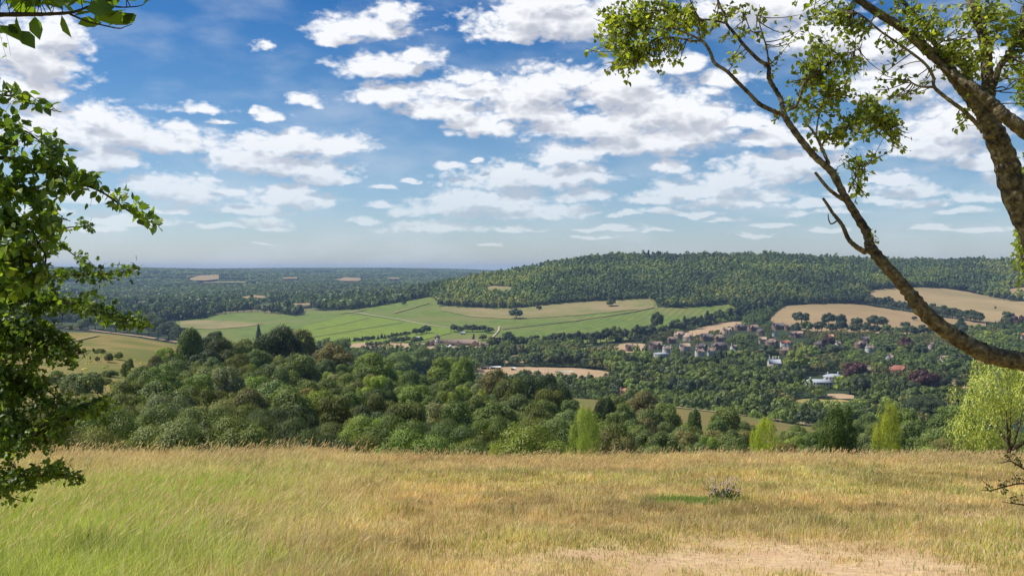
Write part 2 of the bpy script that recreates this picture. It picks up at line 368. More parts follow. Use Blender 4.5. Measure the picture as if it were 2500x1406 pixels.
def mat_noise(name, c1, c2, scale=1.0, detail=6, c3=None, scale3=.1, rough=.9, stretch=(1, 1, 1), lo=.35, hi=.65, bump=0.0, use_col=False, rows_=None):
    m, nt, out = nodemat(name); L = nt.links
    geo = nd(nt, 'ShaderNodeNewGeometry'); mp = nd(nt, 'ShaderNodeMapping'); mp.inputs['Scale'].default_value = stretch; L.new(geo.outputs['Position'], mp.inputs['Vector'])
    n = nd(nt, 'ShaderNodeTexNoise'); n.inputs['Scale'].default_value = scale; n.inputs['Detail'].default_value = detail; n.inputs['Roughness'].default_value = .65; L.new(mp.outputs[0], n.inputs['Vector'])
    mr = nd(nt, 'ShaderNodeMapRange'); mr.inputs[1].default_value = lo; mr.inputs[2].default_value = hi; L.new(n.outputs['Fac'], mr.inputs[0])
    mx = nd(nt, 'ShaderNodeMix', data_type='RGBA'); L.new(mr.outputs[0], mx.inputs[0]); mx.inputs[6].default_value = (*c1, 1); mx.inputs[7].default_value = (*c2, 1); c = mx.outputs[2]
    if c3 is not None:
        n3 = nd(nt, 'ShaderNodeTexNoise'); n3.inputs['Scale'].default_value = scale3; n3.inputs['Detail'].default_value = 4; L.new(geo.outputs['Position'], n3.inputs['Vector'])
        m3 = nd(nt, 'ShaderNodeMapRange'); m3.inputs[1].default_value = .45; m3.inputs[2].default_value = .7; L.new(n3.outputs['Fac'], m3.inputs[0])
        x3 = nd(nt, 'ShaderNodeMix', data_type='RGBA'); L.new(m3.outputs[0], x3.inputs[0]); L.new(c, x3.inputs[6]); x3.inputs[7].default_value = (*c3, 1); c = x3.outputs[2]
    if rows_:
        ang, per, amt, rc = rows_
        mp2 = nd(nt, 'ShaderNodeMapping'); mp2.inputs['Rotation'].default_value = (0, 0, ang); L.new(geo.outputs['Position'], mp2.inputs['Vector'])
        wv = nd(nt, 'ShaderNodeTexWave'); wv.inputs['Scale'].default_value = 1/per*.31416*2; wv.inputs['Distortion'].default_value = 1.0; wv.inputs['Detail Scale'].default_value = .2; L.new(mp2.outputs[0], wv.inputs['Vector'])
        ma = nd(nt, 'ShaderNodeMath', operation='MULTIPLY'); ma.inputs[1].default_value = amt; L.new(wv.outputs['Fac'], ma.inputs[0])
        xr = nd(nt, 'ShaderNodeMix', data_type='RGBA'); L.new(ma.outputs[0], xr.inputs[0]); L.new(c, xr.inputs[6]); xr.inputs[7].default_value = (*rc, 1); c = xr.outputs[2]
    if use_col:
        at = nd(nt, 'ShaderNodeAttribute', attribute_name='Col'); mu = nd(nt, 'ShaderNodeMix', data_type='RGBA', blend_type='MULTIPLY'); mu.inputs[0].default_value = 1
        L.new(c, mu.inputs[6]); L.new(at.outputs['Color'], mu.inputs[7]); c = mu.outputs[2]
    p = nd(nt, 'ShaderNodeBsdfPrincipled'); p.inputs['Roughness'].default_value = rough; p.inputs['Specular IOR Level'].default_value = .15; L.new(c, p.inputs['Base Color'])
    if bump > 0:
        b = nd(nt, 'ShaderNodeBump'); b.inputs['Strength'].default_value = .8; b.inputs['Distance'].default_value = bump; L.new(n.outputs['Fac'], b.inputs['Height']); L.new(b.outputs[0], p.inputs['Normal'])
    L.new(p.outputs[0], out.inputs[0]); return m
def mat_plain(name, c, rough=.8): return mat_noise(name, tuple(v*.82 for v in c), tuple(min(1, v*1.15) for v in c), scale=.9, rough=rough)
M_LEAF = mat_leaf('foliage', .30)
M_FAR = mat_leaf('far_foliage', .30)
M_NEAR = mat_leaf('near_leaf', .52, .42, (1.5, 1.5, .45), .4)
M_GRASS = mat_leaf('grass', .42, .6, (1.1, 1.05, .7), .2)
M_BARK = mat_noise('bark', (.055, .042, .028), (.13, .10, .065), 3, stretch=(1, 1, .3), bump=.03)
M_GROUND = mat_noise('soil_and_turf', (.75, .75, .72), (1.2, 1.18, 1.1), 9, c3=(.9, .82, .8), scale3=1.2, use_col=True, bump=.02)

def mat_birch():
    m, nt, out = nodemat('birch_bark'); L = nt.links
    tc = nd(nt, 'ShaderNodeTexCoord')
    n = nd(nt, 'ShaderNodeTexNoise'); n.inputs['Scale'].default_value = 21; n.inputs['Detail'].default_value = 9; n.inputs['Roughness'].default_value = .7; L.new(tc.outputs['Object'], n.inputs['Vector'])
    r = nd(nt, 'ShaderNodeValToRGB'); r.color_ramp.elements[0].position = .36; r.color_ramp.elements[0].color = (.012, .009, .006, 1); r.color_ramp.elements[1].position = .72; r.color_ramp.elements[1].color = (.42, .38, .29, 1)
    e = r.color_ramp.elements.new(.47); e.color = (.085, .062, .03, 1); e = r.color_ramp.elements.new(.58); e.color = (.19, .15, .075, 1)
    L.new(n.outputs['Fac'], r.inputs[0])
    n2 = nd(nt, 'ShaderNodeTexNoise'); n2.inputs['Scale'].default_value = 40; n2.inputs['Detail'].default_value = 5; L.new(tc.outputs['Object'], n2.inputs['Vector'])
    b = nd(nt, 'ShaderNodeBump'); b.inputs['Strength'].default_value = .9; b.inputs['Distance'].default_value = .03; L.new(n2.outputs['Fac'], b.inputs['Height'])
    p = nd(nt, 'ShaderNodeBsdfPrincipled'); p.inputs['Roughness'].default_value = .85; L.new(r.outputs[0], p.inputs['Base Color']); L.new(b.outputs[0], p.inputs['Normal'])
    L.new(p.outputs[0], out.inputs[0]); return m
M_BIRCH = mat_birch()
M_TWIG = mat_noise('twig_bark', (.03, .022, .014), (.07, .05, .03), 30)

# ---------------------------------------------------------------- ground
def meadow_col(x, y):
    """base colour of the turf and how tall and thick the grass stands; the dry straw, green and worn parts of the hilltop"""
    px = CX+FOC*x/np.maximum(y, 4); 
    n1 = fbm(x/2.3, y/2.3, 4, 31); n2 = fbm(x/.7, y/.7, 3, 77); n3 = fbm(x/5.5+3, y/3.0, 3, 55)
    green = np.clip((-x*1.0-1.7+(10-y)*.22+(n1-.5)*5)/2.6, 0, 1)*np.clip((21-y+(n1-.5)*9)/5, 0, 1)
    green = np.maximum(green, .85*np.clip((n1-.55)*5, 0, 1)*np.clip((19-y)/6, 0, 1)*np.clip(-x/3, .3, 1))
    green = np.maximum(green, .45*np.clip((x-4.6+(y-11)*-.45+(n1-.5)*2)/1.8, 0, 1)*np.clip((14-y)/2, 0, 1))
    mid = np.clip((n3-.47)*4, 0, 1)*np.clip((y-9)/3, 0, 1)*np.clip((27-y)/4, 0, 1)*.22
    worn = np.exp(-((x-2.7)/2.9)**2-((y-10.0)/1.7)**2)*1.5
    worn = worn+.55*np.exp(-((x-.2)/1.2)**2-((y-16.2)/.8)**2)+.5*np.exp(-((x-6.5)/3.0)**2-((y-14.6)/.8)**2)
    n4_ = fbm(x/.22, y/.16, 3, 99); worn = np.clip(worn*(.1+1.9*n2)*(.4+1.2*n1)*(.35+1.3*n4_)-.20, 0, 1)*np.clip(1-green, 0, 1)
    patch = np.exp(-((x-3.15)/.62)**2-((y-16.6)/.42)**2)*1.5
    green = np.clip(green+mid+patch, 0, 1)
    straw = np.array([.46, .33, .135]); grn = np.array([.30, .34, .06]); bare = np.array([.55, .385, .225]); rust = np.array([.42, .27, .125])
    k = np.clip((n2-.45)*3, 0, 1)[..., None]*.5
    c = straw*(1-k)+rust*k
    c = c*(1-green[..., None])+grn*green[..., None]
    c = c*(1-worn[..., None])+bare*worn[..., None]
    return c, green, worn
def build_ground():
    xs = np.arange(-60, 60.01, .4); ys = np.arange(-50, 40.01, .4)
    X, Y = np.meshgrid(xs, ys); Z = height(X, Y); n, m = X.shape
    V = [np.stack([X, Y, Z], -1).reshape(-1, 3)]; c = meadow_col(X, Y)[0].reshape(-1, 3); C = [c]
    i = np.arange(n-1)[:, None]*m; j = np.arange(m-1)[None]
    F = [np.stack([i+j, i+j+1, i+m+j+1, i+m+j], -1).reshape(-1, 4)]
    base = n*m
    us = np.linspace(-1.45, 1.45, 520); Ys = 40*np.exp(np.linspace(0, math.log(20000/40), 520))
    Yg, U = np.meshgrid(Ys, us, indexing='ij'); Xg = U*Yg; Zg = height(Xg, Yg); n, m = Xg.shape
    px = CX+FOC*U
    col = np.empty(Xg.shape+(3,)); col[:] = (.035, .050, .018)
    col = col*(.8+.5*fbm(Xg/60, Yg/60, 3, 4))[..., None]
    dry = np.array([.25, .195, .065]); grn = np.array([.15, .155, .036])
    fz = fbm(Xg/330, Yg/420, 3, 61)[..., None]; ff = fbm(Xg/200+7, Yg/260, 2, 19)[..., None]; op = ((Yg > 2300) & (px < 1300))[..., None] & (fz > .61)
    col = np.where(op, np.where(ff > .55, np.array([.15, .13, .06]), np.array([.085, .11, .04])), col)
    # open turf of the near spur
    k = fbm(Xg/14, Yg/14, 4, 8)[..., None]; kk = np.clip((k-.38)*4, 0, 1)
    op = ((px < 660) & (Yg > 110) & (Yg < 560))[..., None]; col = np.where(op, grn*(1-kk)+dry*kk, col)
    op = ((px > 1380) & (px < 2010) & (Yg > 240) & (Yg < 560))[..., None]; col = np.where(op, grn*1.05*(1-kk)+dry*.8*kk, col)
    op = ((Yg < 110) & (Yg >= 40))[..., None]; col = np.where(op, np.array([.08, .085, .03]), col)
    V.append(np.stack([Xg, Yg, Zg], -1).reshape(-1, 3)); C.append(col.reshape(-1, 3))
    i = np.arange(n-1)[:, None]*m; j = np.arange(m-1)[None]
    F.append(np.stack([i+j, i+j+1, i+m+j+1, i+m+j], -1).reshape(-1, 4)+base)
    me = make_mesh('ground', np.concatenate(V), [np.concatenate(F)], [M_GROUND], np.concatenate(C), True)
    tag(add_obj('ground', me), 'dry chalk downland turf falling away to the wide valley and the hills beyond', 'ground', kind='structure')
build_ground()

# ---------------------------------------------------------------- fields, tracks
def field(name, label, cat, top, bot, mat, lift=.0005, Ymin=430., nrow=14, step=5, Ymax=15000.):
    x0, x1 = top[0][0], top[-1][0]; xs = np.arange(x0, x1+.1, step, dtype=float)
    wob = (fbm(xs/23, xs*0+5, 3, int(x0))-.5)*2.4
    yt = lin(top, xs)+wob; yb = np.maximum(lin(bot, xs)+wob*.6, yt+.3)
    Ya = ground_Y(xs, yb, Ymin, Ymax); Yb = ground_Y(xs, yt, Ymin, Ymax); Yb = np.maximum(Yb, Ya*1.001)
    t = np.linspace(0, 1, nrow)[:, None]; Yg = Ya[None]*(Yb/Ya)[None]**t; Xg = (xs-CX)[None]/FOC*Yg
    Z = height(Xg, Yg)+lift*Yg; n, m = Xg.shape
    i = np.arange(n-1)[:, None]*m; j = np.arange(m-1)[None]
    me = make_mesh(name, np.stack([Xg, Yg, Z], -1).reshape(-1, 3), [np.stack([i+j, i+j+1, i+m+j+1, i+m+j], -1).reshape(-1, 4)], [mat], None, True)
    return tag(add_obj(name, me), label, cat, kind='structure')
def track(name, label, pts, w, mat, Ymin=430., lift=.0008, step=4):
    p = []
    for a, b in zip(pts[:-1], pts[1:]):
        k = max(2, int(math.hypot(b[0]-a[0], b[1]-a[1])/step)); p += [(a[0]+(b[0]-a[0])*i/k, a[1]+(b[1]-a[1])*i/k) for i in range(k)]
    p.append(pts[-1]); p = np.array(p); Y = ground_Y(p[:, 0], p[:, 1], Ymin); P = np.stack([(p[:, 0]-CX)/FOC*Y, Y], 1)
    t = unit(np.gradient(P, axis=0)); nn = np.stack([-t[:, 1], t[:, 0]], 1); ww = w/2*(1+.35*(rng.random(len(P))-.5))[:, None]
    ks = np.linspace(-1, 1, 4); Q = np.stack([P+nn*ww*k for k in ks], 1)
    Z = height(Q[..., 0], Q[..., 1])+lift*Q[..., 1]; V = np.concatenate([Q, Z[..., None]], -1).reshape(-1, 3)
    i = np.arange(len(P)-1)[:, None]*4; j = np.arange(3)[None]
    me = make_mesh(name, V, [np.stack([i+j, i+j+1, i+5+j, i+4+j], -1).reshape(-1, 4)], [mat], None, True)
    return tag(add_obj(name, me), label, 'track', kind='structure')

F_VINE = mat_noise('vine_rows', (.10, .145, .022), (.17, .215, .036), .05, c3=(.20, .19, .055), scale3=.007, rows_=(.35, 30.0, .45, (.075, .115, .02)), stretch=(1, .5, 1))
F_VINE2 = mat_noise('bright_vine_rows', (.14, .185, .018), (.205, .255, .028), .06, c3=(.15, .21, .025), scale3=.012, rows_=(1.2, 26.0, .4, (.10, .155, .02)), stretch=(1, .5, 1))
F_MEADOW = mat_noise('tan_pasture', (.235, .20, .075), (.165, .17, .05), .05, c3=(.29, .215, .10), scale3=.01, stretch=(1, .6, 1))
F_GOLD = mat_noise('ripe_corn', (.30, .20, .098), (.36, .25, .125), .02, c3=(.27, .20, .09), scale3=.006, rows_=(1.35, 50.0, .45, (.24, .17, .07)), stretch=(1, .3, 1))
F_GOLD2 = mat_noise('stubble', (.33, .235, .11), (.40, .285, .135), .02, c3=(.22, .18, .075), scale3=.005, rows_=(1.5, 70.0, .5, (.24, .18, .08)), stretch=(1, .3, 1))
F_PEACH = mat_noise('parched_grass', (.38, .25, .14), (.46, .32, .19), .08, c3=(.34, .24, .11), scale3=.02)
F_YEL = mat_noise('yellow_hay', (.28, .22, .07), (.35, .27, .09), .06, c3=(.24, .215, .07), scale3=.02)
F_CHALK = mat_noise('chalk_track', (.34, .29, .17), (.46, .40, .27), .2)
F_DIRT = mat_noise('dark_track', (.10, .105, .05), (.15, .14, .07), .2)

vt = [(430,786),(505,778),(512,771),(560,765),(620,762),(680,767),(720,772),(742,771),(750,757),(800,761),(850,757),(895,753),(960,742),(1000,735),(1055,725),(1068,738),(1078,747),(1130,750),(1200,753),(1260,753),(1320,747),(1370,741),(1440,736),(1480,735),(1550,731),(1598,729),(1605,752),(1680,751),(1755,746),(1795,740)]
field('vineyard', 'green vineyard sweeping across the lower hillside below the wood', 'vineyard', vt, [(430,850),(900,862),(1180,862),(1400,850),(1600,820),(1795,780)], F_VINE, nrow=30, step=4, Ymin=1300)
field('vineyard_plot', 'brighter yellow-green vineyard plot between the chalk track and the winery', 'vineyard', [(700,812),(760,795),(850,771),(900,775),(960,782),(1050,797),(1100,803)], [(700,850),(850,858),(1020,835),(1100,815)], F_VINE2, lift=.0009, nrow=16, Ymin=1300)
field('pasture', 'tan band of dry pasture along the top of the vineyard under the wood', 'pasture', [(1078,749),(1130,752),(1200,755),(1260,755),(1320,749),(1370,743),(1440,738),(1480,737),(1550,733),(1598,731)], [(1078,760),(1150,775),(1250,781),(1350,776),(1450,768),(1598,753)], F_MEADOW, lift=.0009, Ymin=1300)
field('pasture', 'tan corner of pasture at the far side of the vineyard by the dark copse', 'pasture', [(440,786),(500,784),(560,786),(640,790)], [(440,802),(520,806),(600,800),(640,793)], F_MEADOW, lift=.0009, Ymin=1300)
field('glade', 'small tan glade enclosed by the hillside wood', 'field', [(1176,706),(1200,700),(1240,702),(1272,705)], [(1176,712),(1200,722),(1240,719),(1272,709)], F_MEADOW, lift=.0012, Ymin=2000)
field('corn_field', 'golden corn field sloping up behind the village rooftops', 'field', [(1882,778),(1900,760),(1920,748),(2000,743),(2060,741),(2100,745),(2180,757),(2260,769),(2350,778),(2410,786)], [(1882,786),(1920,800),(2000,812),(2100,815),(2300,818),(2410,812)], F_GOLD, Ymin=1300, nrow=20)
field('stubble_field', 'large pale golden field on the hillside above the hedge', 'field', [(2108,714),(2160,706),(2220,703),(2300,705),(2350,712),(2400,722),(2460,734),(2520,740),(2600,742)], [(2108,722),(2160,734),(2200,742),(2260,756),(2330,772),(2400,786),(2460,792),(2600,800)], F_GOLD2, lift=.0007, Ymin=1300, nrow=20)
field('hill_field', 'small pale field against the wood at the far edge of the golden field', 'field', [(2462,708),(2500,705),(2560,706)], [(2462,715),(2500,730),(2560,731)], F_GOLD2, lift=.0012, Ymin=1500)
field('parched_paddock', 'orange parched paddock behind the tree belt below the vineyard', 'field', [(1425,858),(1470,848),(1530,838),(1575,841)], [(1425,862),(1480,866),(1530,862),(1575,858)], F_PEACH, Ymin=900)
field('parched_paddock', 'small orange patch of parched grass behind the sports field trees', 'field', [(1200,874),(1225,870),(1280,868),(1300,872)], [(1200,884),(1240,888),(1280,886),(1300,882)], F_PEACH, Ymin=900)
field('parched_lane_field', 'thin orange field climbing beside the wood edge toward the village', 'field', [(1650,820),(1700,803),(1760,788),(1812,786)], [(1650,828),(1700,822),(1760,812),(1812,803)], F_PEACH, Ymin=1100)
field('sports_field', 'pale parched sports field in the valley bottom', 'field', [(1165,896),(1250,897),(1400,899),(1460,905),(1520,915)], [(1165,925),(1300,940),(1400,945),(1460,940),(1520,925)], F_PEACH, Ymin=700)
field('hay_field', 'yellow hay field between the valley shrubs and the wooded park', 'field', [(1938,980),(1960,975),(2050,976),(2100,984),(2165,988)], [(1938,1010),(2000,1018),(2100,1015),(2165,1006)], F_YEL, Ymin=640)
field('parched_strip', 'narrow parched strip beside the bright round bushes of the park', 'field', [(2020,962),(2050,961),(2085,966)], [(2020,968),(2050,974),(2085,974)], F_PEACH, Ymin=640)
field('parched_strip', 'orange parched strip behind the dark thorn bush in the valley', 'field', [(2320,928),(2360,925),(2420,927)], [(2320,945),(2360,950),(2420,946)], F_PEACH, Ymin=640)
field('hay_strip', 'yellow-green strip of hay in front of the dark thorn bush', 'field', [(2280,964),(2330,962),(2400,960)], [(2280,980),(2330,982),(2400,980)], F_YEL, Ymin=640)
field('car_park', 'pale dusty parking ground in front of the winery', 'car park', [(850,843),(900,838),(1000,842),(1100,838),(1190,838)], [(850,850),(900,853),(1000,858),(1100,858),(1190,848)], F_PEACH, Ymin=900, lift=.0012)
for i, (t, b, l) in enumerate([([(464,688),(490,680),(535,679)], [(464,692),(500,693),(535,690)], 'tan field on the first wooded rise of the far plain'),
        ([(820,690),(845,685),(884,687)], [(820,691),(850,694),(884,693)], 'tan field in the middle of the far wooded plain'),
        ([(495,697),(600,695)], [(495,699),(600,698)], 'long thin tan field below the tan field of the far rise'),
        ([(582,733),(620,729),(650,732)], [(582,736),(620,737),(650,736)], 'pale orange field beyond the trees at the vineyard edge'),
        ([(334,744),(376,742)], [(334,748),(376,747)], 'small pale field past the end of the near ridge'),
        ([(712,749),(760,747)], [(712,753),(760,752)], 'sliver of tan field behind the vineyard hedge'),
        ([(690,686),(728,684)], [(690,689),(728,688)], 'thin pale clearing in the far wooded plain'),
        ([(945,687),(975,686)], [(945,689),(975,689)], 'faint pale clearing below the far skyline')]):
    field('distant_field', l, 'field', t, b, F_GOLD if i != 2 else F_MEADOW, lift=.0035, Ymin=2200, nrow=4)
track('track', 'white chalk track running down through the vineyard to the winery', [(850,765),(870,766),(910,773),(945,778),(975,783),(1010,790),(1050,797),(1095,803)], 4.6, F_CHALK, Ymin=1300, lift=.0014)
track('track', 'tan farm track climbing the upper vineyard toward the wood', [(895,758),(860,764),(830,768)], 13, F_MEADOW, Ymin=1300, lift=.0013)
track('track', 'faint tan track across the upper vineyard', [(960,767),(1000,756),(1050,741)], 7, F_MEADOW, Ymin=1300, lift=.0013)
track('track', 'dark field drain line crossing the vineyard above the tree belt', [(1225,806),(1300,797),(1400,786)], 7, F_DIRT, Ymin=1300, lift=.0013)
track('track', 'dusty track from the vineyard middle up to the wood corner', [(1400,786),(1440,779),(1480,774),(1540,764),(1595,753)], 7, F_MEADOW, Ymin=1300, lift=.0013)
track('track', 'short white track climbing behind the winery sheds', [(1192,836),(1206,822),(1217,810),(1219,800)], 3.2, F_CHALK, Ymin=1300, lift=.0014)
track('track', 'thin dark headland line through the bright vineyard plot', [(762,826),(830,815),(900,803),(984,790)], 4, F_DIRT, Ymin=1300, lift=.0014)
track('track', 'upper dark headland line in the bright vineyard plot', [(770,806),(830,796),(900,779)], 3, F_DIRT, Ymin=1300, lift=.0014)
track('path', 'trodden tan footpath along the crest of the near grassy spur', [(60,797),(110,798),(200,805),(275,814),(350,823),(430,836),(520,848),(620,860),(700,870)], 8, F_PEACH, Ymin=200, lift=.0008)
track('path', 'fainter second footpath curving over the grassy spur', [(100,850),(160,836),(200,828),(235,820)], 3.5, F_MEADOW, Ymin=200, lift=.0009)
track('path', 'tan grass ride running down the lower slope behind the shrubs', [(1380,965),(1440,969),(1500,974),(1600,989),(1700,1000),(1800,1012),(1900,1025),(1985,1038)], 9, F_GOLD2, Ymin=200, lift=.0006)
track('path', 'chalky wheel line in the middle of the grass ride', [(1390,966),(1440,970),(1500,975),(1600,990),(1700,1001),(1800,1013),(1900,1026),(1985,1039)], 2, F_CHALK, Ymin=200, lift=.0010)

# ---------------------------------------------------------------- trees
ORD = ('first second third fourth fifth sixth seventh eighth ninth tenth eleventh twelfth thirteenth fourteenth fifteenth sixteenth seventeenth eighteenth nineteenth '
       'twentieth twenty-first twenty-second twenty-third twenty-fourth twenty-fifth twenty-sixth twenty-seventh twenty-eighth twenty-ninth thirtieth').split()

def crown_proto(kind, nl, nleaf, ls, seed):
    """leaf clumps of a crown in a unit box: half width 1, height 2 (z 0..2). Returns V,F,C"""
    global rng
    keep = rng; rng = np.random.default_rng(seed)
    d = randdir(nl); d[:, 2] = np.abs(d[:, 2])*1.3-.72; d = unit(d)
    if kind == 'round': c = d*np.array([.62, .62, .60])*rng.uniform(.72, 1.14, (nl, 1)); c[:, 2] += 1.02; r = rng.uniform(.20, .46, nl)
    elif kind == 'tall': c = d*np.array([.58, .58, .85])*rng.uniform(.7, 1.0, (nl, 1)); c[:, 2] += 1.05; r = rng.uniform(.24, .40, nl)
    elif kind == 'yew': c = d*np.array([.66, .66, .50])*rng.uniform(.6, 1.1, (nl, 1)); c[:, 2] += .95; r = rng.uniform(.22, .44, nl)
    elif kind == 'shrub': c = d*np.array([.70, .70, .45])*rng.uniform(.6, 1.1, (nl, 1)); c[:, 2] = c[:, 2]*1.2+.75; r = rng.uniform(.25, .42, nl)
    elif kind == 'birch': c = d*np.array([.50, .50, .85])*rng.uniform(.4, 1.0, (nl, 1)); c[:, 2] += 1.0; c[:, :2] *= (1.3-c[:, 2:]*.45)*rng.uniform(.7, 1.35, (nl, 1)); r = rng.uniform(.12, .36, nl)
    elif kind == 'ragged':
        a = rng.uniform(0, 6.28, nl); z = rng.uniform(.18, 1.88, nl); w = (.25+.62*np.sin(np.clip(z/2.05, 0, 1)*3.0))*rng.uniform(.3, 1.0, nl); c = np.stack([np.cos(a)*w, np.sin(a)*w, z+rng.uniform(-.1, .1, nl)], 1); r = rng.uniform(.10, .27, nl)
    elif kind == 'cone':
        z = np.linspace(.15, 1.85, nl); a = rng.uniform(0, 6.28, nl); w = (1.0-z/2)*.75; c = np.stack([np.cos(a)*w*.6, np.sin(a)*w*.6, z], 1); r = w*.5+.12
    elif kind == 'column': z = np.linspace(.2, 1.8, nl); a = rng.uniform(0, 6.28, nl); c = np.stack([np.cos(a)*.45, np.sin(a)*.45, z], 1); r = .55*np.sin(z/2*3.0)+.08
    elif kind == 'cedar':
        z = rng.choice([.7, 1.05, 1.4, 1.7], nl); a = rng.uniform(0, 6.28, nl); q = rng.uniform(.2, .75, nl)*(1.15-z*.25); c = np.stack([np.cos(a)*q, np.sin(a)*q, z], 1); r = rng.uniform(.2, .34, nl)
    if nleaf > 50000 and kind in ('round', 'shrub', 'yew', 'tall'): r = r*rng.uniform(.5, .95, nl)
    i = rng.choice(nl, nleaf, p=(r**2)/np.sum(r**2)); q = randdir(nleaf)
    if kind != 'birch': q[:, 2] = np.where(q[:, 2] < -.35, -q[:, 2], q[:, 2]); q = unit(q)
    rad = r[i]*np.where(rng.random(nleaf) < .68, rng.uniform(.78, 1.08, nleaf), rng.uniform(.5, 1.32, nleaf))
    sq = np.array([1, 1, .42]) if kind == 'cedar' else np.array([1, 1, .85])
    P = c[i]+q*rad[:, None]*sq
    if kind in ('yew', 'birch', 'ragged'): P[:, 2] += rng.uniform(-.08, .10, nleaf)
    # leave out what is buried in another lobe
    dd = np.linalg.norm(P[:, None]-c[None], axis=2)/r[None]; buried = np.min(dd, axis=1) < .72
    P = P[~buried]; q = q[~buried]; i = i[~buried]; n = len(P)
    N = unit(q+randdir(n)*(.48 if ls < .035 else .6 if ls < .15 else .28)); T = np.cross(N, randdir(n)); T = unit(T); B = np.cross(N, T)
    if kind in ('yew', 'cone', 'column') and ls < .25:
        up = unit(q*.5+np.array([0, 0, 1.0])+randdir(n)*.35); T = unit(np.cross(N, up)); B = unit(np.cross(T, N)); s1, s2 = .55, 1.7
    elif kind in ('birch', 'ragged'): up = unit(np.array([0, 0, -1.0])+randdir(n)*.5); T = unit(np.cross(N, up)); B = unit(np.cross(T, N)); s1, s2 = .6, 1.25
    else: s1, s2 = .85, 1.1
    s = ls*rng.uniform(.6, 1.35, n)[:, None]
    tv = [(-.5, -.15, .06), (0, -.6, -.04), (.5, .1, .06), (.05, .62, -.03)]
    lob = rng.uniform(.78, 1.22, nl)[i]; c1 = (rng.uniform(.72, 1.28, n)*lob)[:, None]*np.ones(3)
    c1 = c1*(1+rng.normal(0, .07, (n, 3)))
    V, F, C = stamp(tv, [[(0, 1, 2, 3)]], P, T*s*s1, B*s*s2, N*s, c1)
    rng = keep
    return V, F, C

def trunk_proto(kind, seed):
    r_ = random.Random(seed); mb = MB(); col = (1, 1, 1)
    top = 1.5 if kind not in ('cone', 'column') else 1.8
    w0 = .06
    p = [(0, 0, -.25), (0, 0, 0), (.02, .01, .35), (-.02, .03, .8), (.02, 0, top)]; mb.tube(p, [w0*1.3, w0, w0*.85, w0*.55, .01], 7)
    if kind in ('round', 'tall', 'yew', 'birch', 'shrub', 'ragged'):
        for k in range(7):
            a = k*2.4+r_.uniform(-.4, .4); z = r_.uniform(.3, .9); e = r_.uniform(.45, .72)
            mb.tube([(0, 0, z), (math.cos(a)*e*.5, math.sin(a)*e*.5, z+.25), (math.cos(a)*e, math.sin(a)*e, z+.6)], [.03, .018, .005], 5)
    return mb

PROTO = {}
def proto(kind, level, k):
    key = (kind, level, k)
    if key in PROTO: return PROTO[key]
    seed = hash((kind, level, k)) if False else (sum(map(ord, kind))*31+level*7+k*101)
    if level == 2: nl, nf, ls = 34, 24000, .058          # near wood
    elif level == 1: nl, nf, ls = 20, 3000, .155          # valley
    else: nl, nf, ls = 10, 500, .3
    if level == 3: nl, nf, ls = 74, (40000 if kind == 'ragged' else 62000), .029            # the closest ones
    if kind == 'ragged': nl = int(nl*1.5); ls *= .9
    if kind in ('yew', 'cone', 'column') and level >= 2: ls *= 1.0
    V, F, C = crown_proto(kind, nl, nf, ls, seed)
    if level >= 2:
        c = make_mesh('crown', V, F, [M_LEAF], C); t = trunk_proto(kind, seed).mesh('trunk', [M_BARK], True)
        PROTO[key] = (c, t)
    else:
        mb = MB(); mb.add(V, F, C, 0)
        mb.tube([(0, 0, -.3), (0, 0, .4), (0, 0, 1.3)], [.07, .06, .02], 5, (.6, .5, .4), 1)
        PROTO[key] = (mb.mesh('tree', [M_LEAF, M_BARK]), None)
    return PROTO[key]

KINDS = {  # colour, crown shape, plain words, name
 'whitebeam': ((.082, .112, .042), 'round', 'grey-green whitebeam', 'whitebeam_tree'),
 'pale': ((.130, .150, .075), 'round', 'pale silvery whitebeam', 'whitebeam_tree'),
 'yew': ((.036, .052, .018), 'yew', 'dark yew', 'yew_tree'),
 'olive': ((.075, .088, .022), 'yew', 'olive-green yew', 'yew_tree'),
 'oak': ((.072, .10, .028), 'round', 'mid green oak', 'oak_tree'),
 'beech': ((.105, .145, .033), 'round', 'bright green beech', 'beech_tree'),
 'tall': ((.075, .105, .036), 'tall', 'tall narrow green tree', 'ash_tree'),
 'birch': ((.17, .205, .05), 'ragged', 'yellow-green birch', 'birch_tree'),
 'brown': ((.095, .095, .038), 'round', 'brownish green tree', 'maple_tree'),
 'grey': ((.20, .20, .165), 'shrub', 'silvery grey willow bush', 'willow_bush'),
 'greybush': ((.085, .105, .048), 'shrub', 'large rounded grey-green thorn', 'thorn_bush'),
 'shrub': ((.085, .105, .033), 'shrub', 'low green thorn bush', 'thorn_bush'),
 'holly': ((.05, .075, .02), 'tall', 'dark glossy holly', 'holly_tree'),
 'palebroad': ((.165, .205, .05), 'ragged', 'yellow-green birch', 'birch_tree'),
 'lime': ((.20, .25, .035), 'ragged', 'lime-green young tree', 'sapling'),
 'dark': ((.034, .050, .024), 'round', 'dark round tree', 'broadleaf_tree'),
 'copper': ((.052, .026, .030), 'round', 'dark purple copper beech', 'copper_beech_tree'),
 'conifer': ((.030, .048, .026), 'cone', 'pointed dark conifer', 'conifer_tree'),
 'poplar': ((.085, .115, .035), 'column', 'slender upright poplar', 'poplar_tree'),
 'cedar': ((.035, .052, .028), 'cedar', 'flat-topped dark cedar', 'cedar_tree'),
}
TREES = []   # dicts to be labelled and built
COVER = np.zeros((352, 626), dtype=bool)   # rough picture of what nearer crowns already hide, to skip trees nobody would see
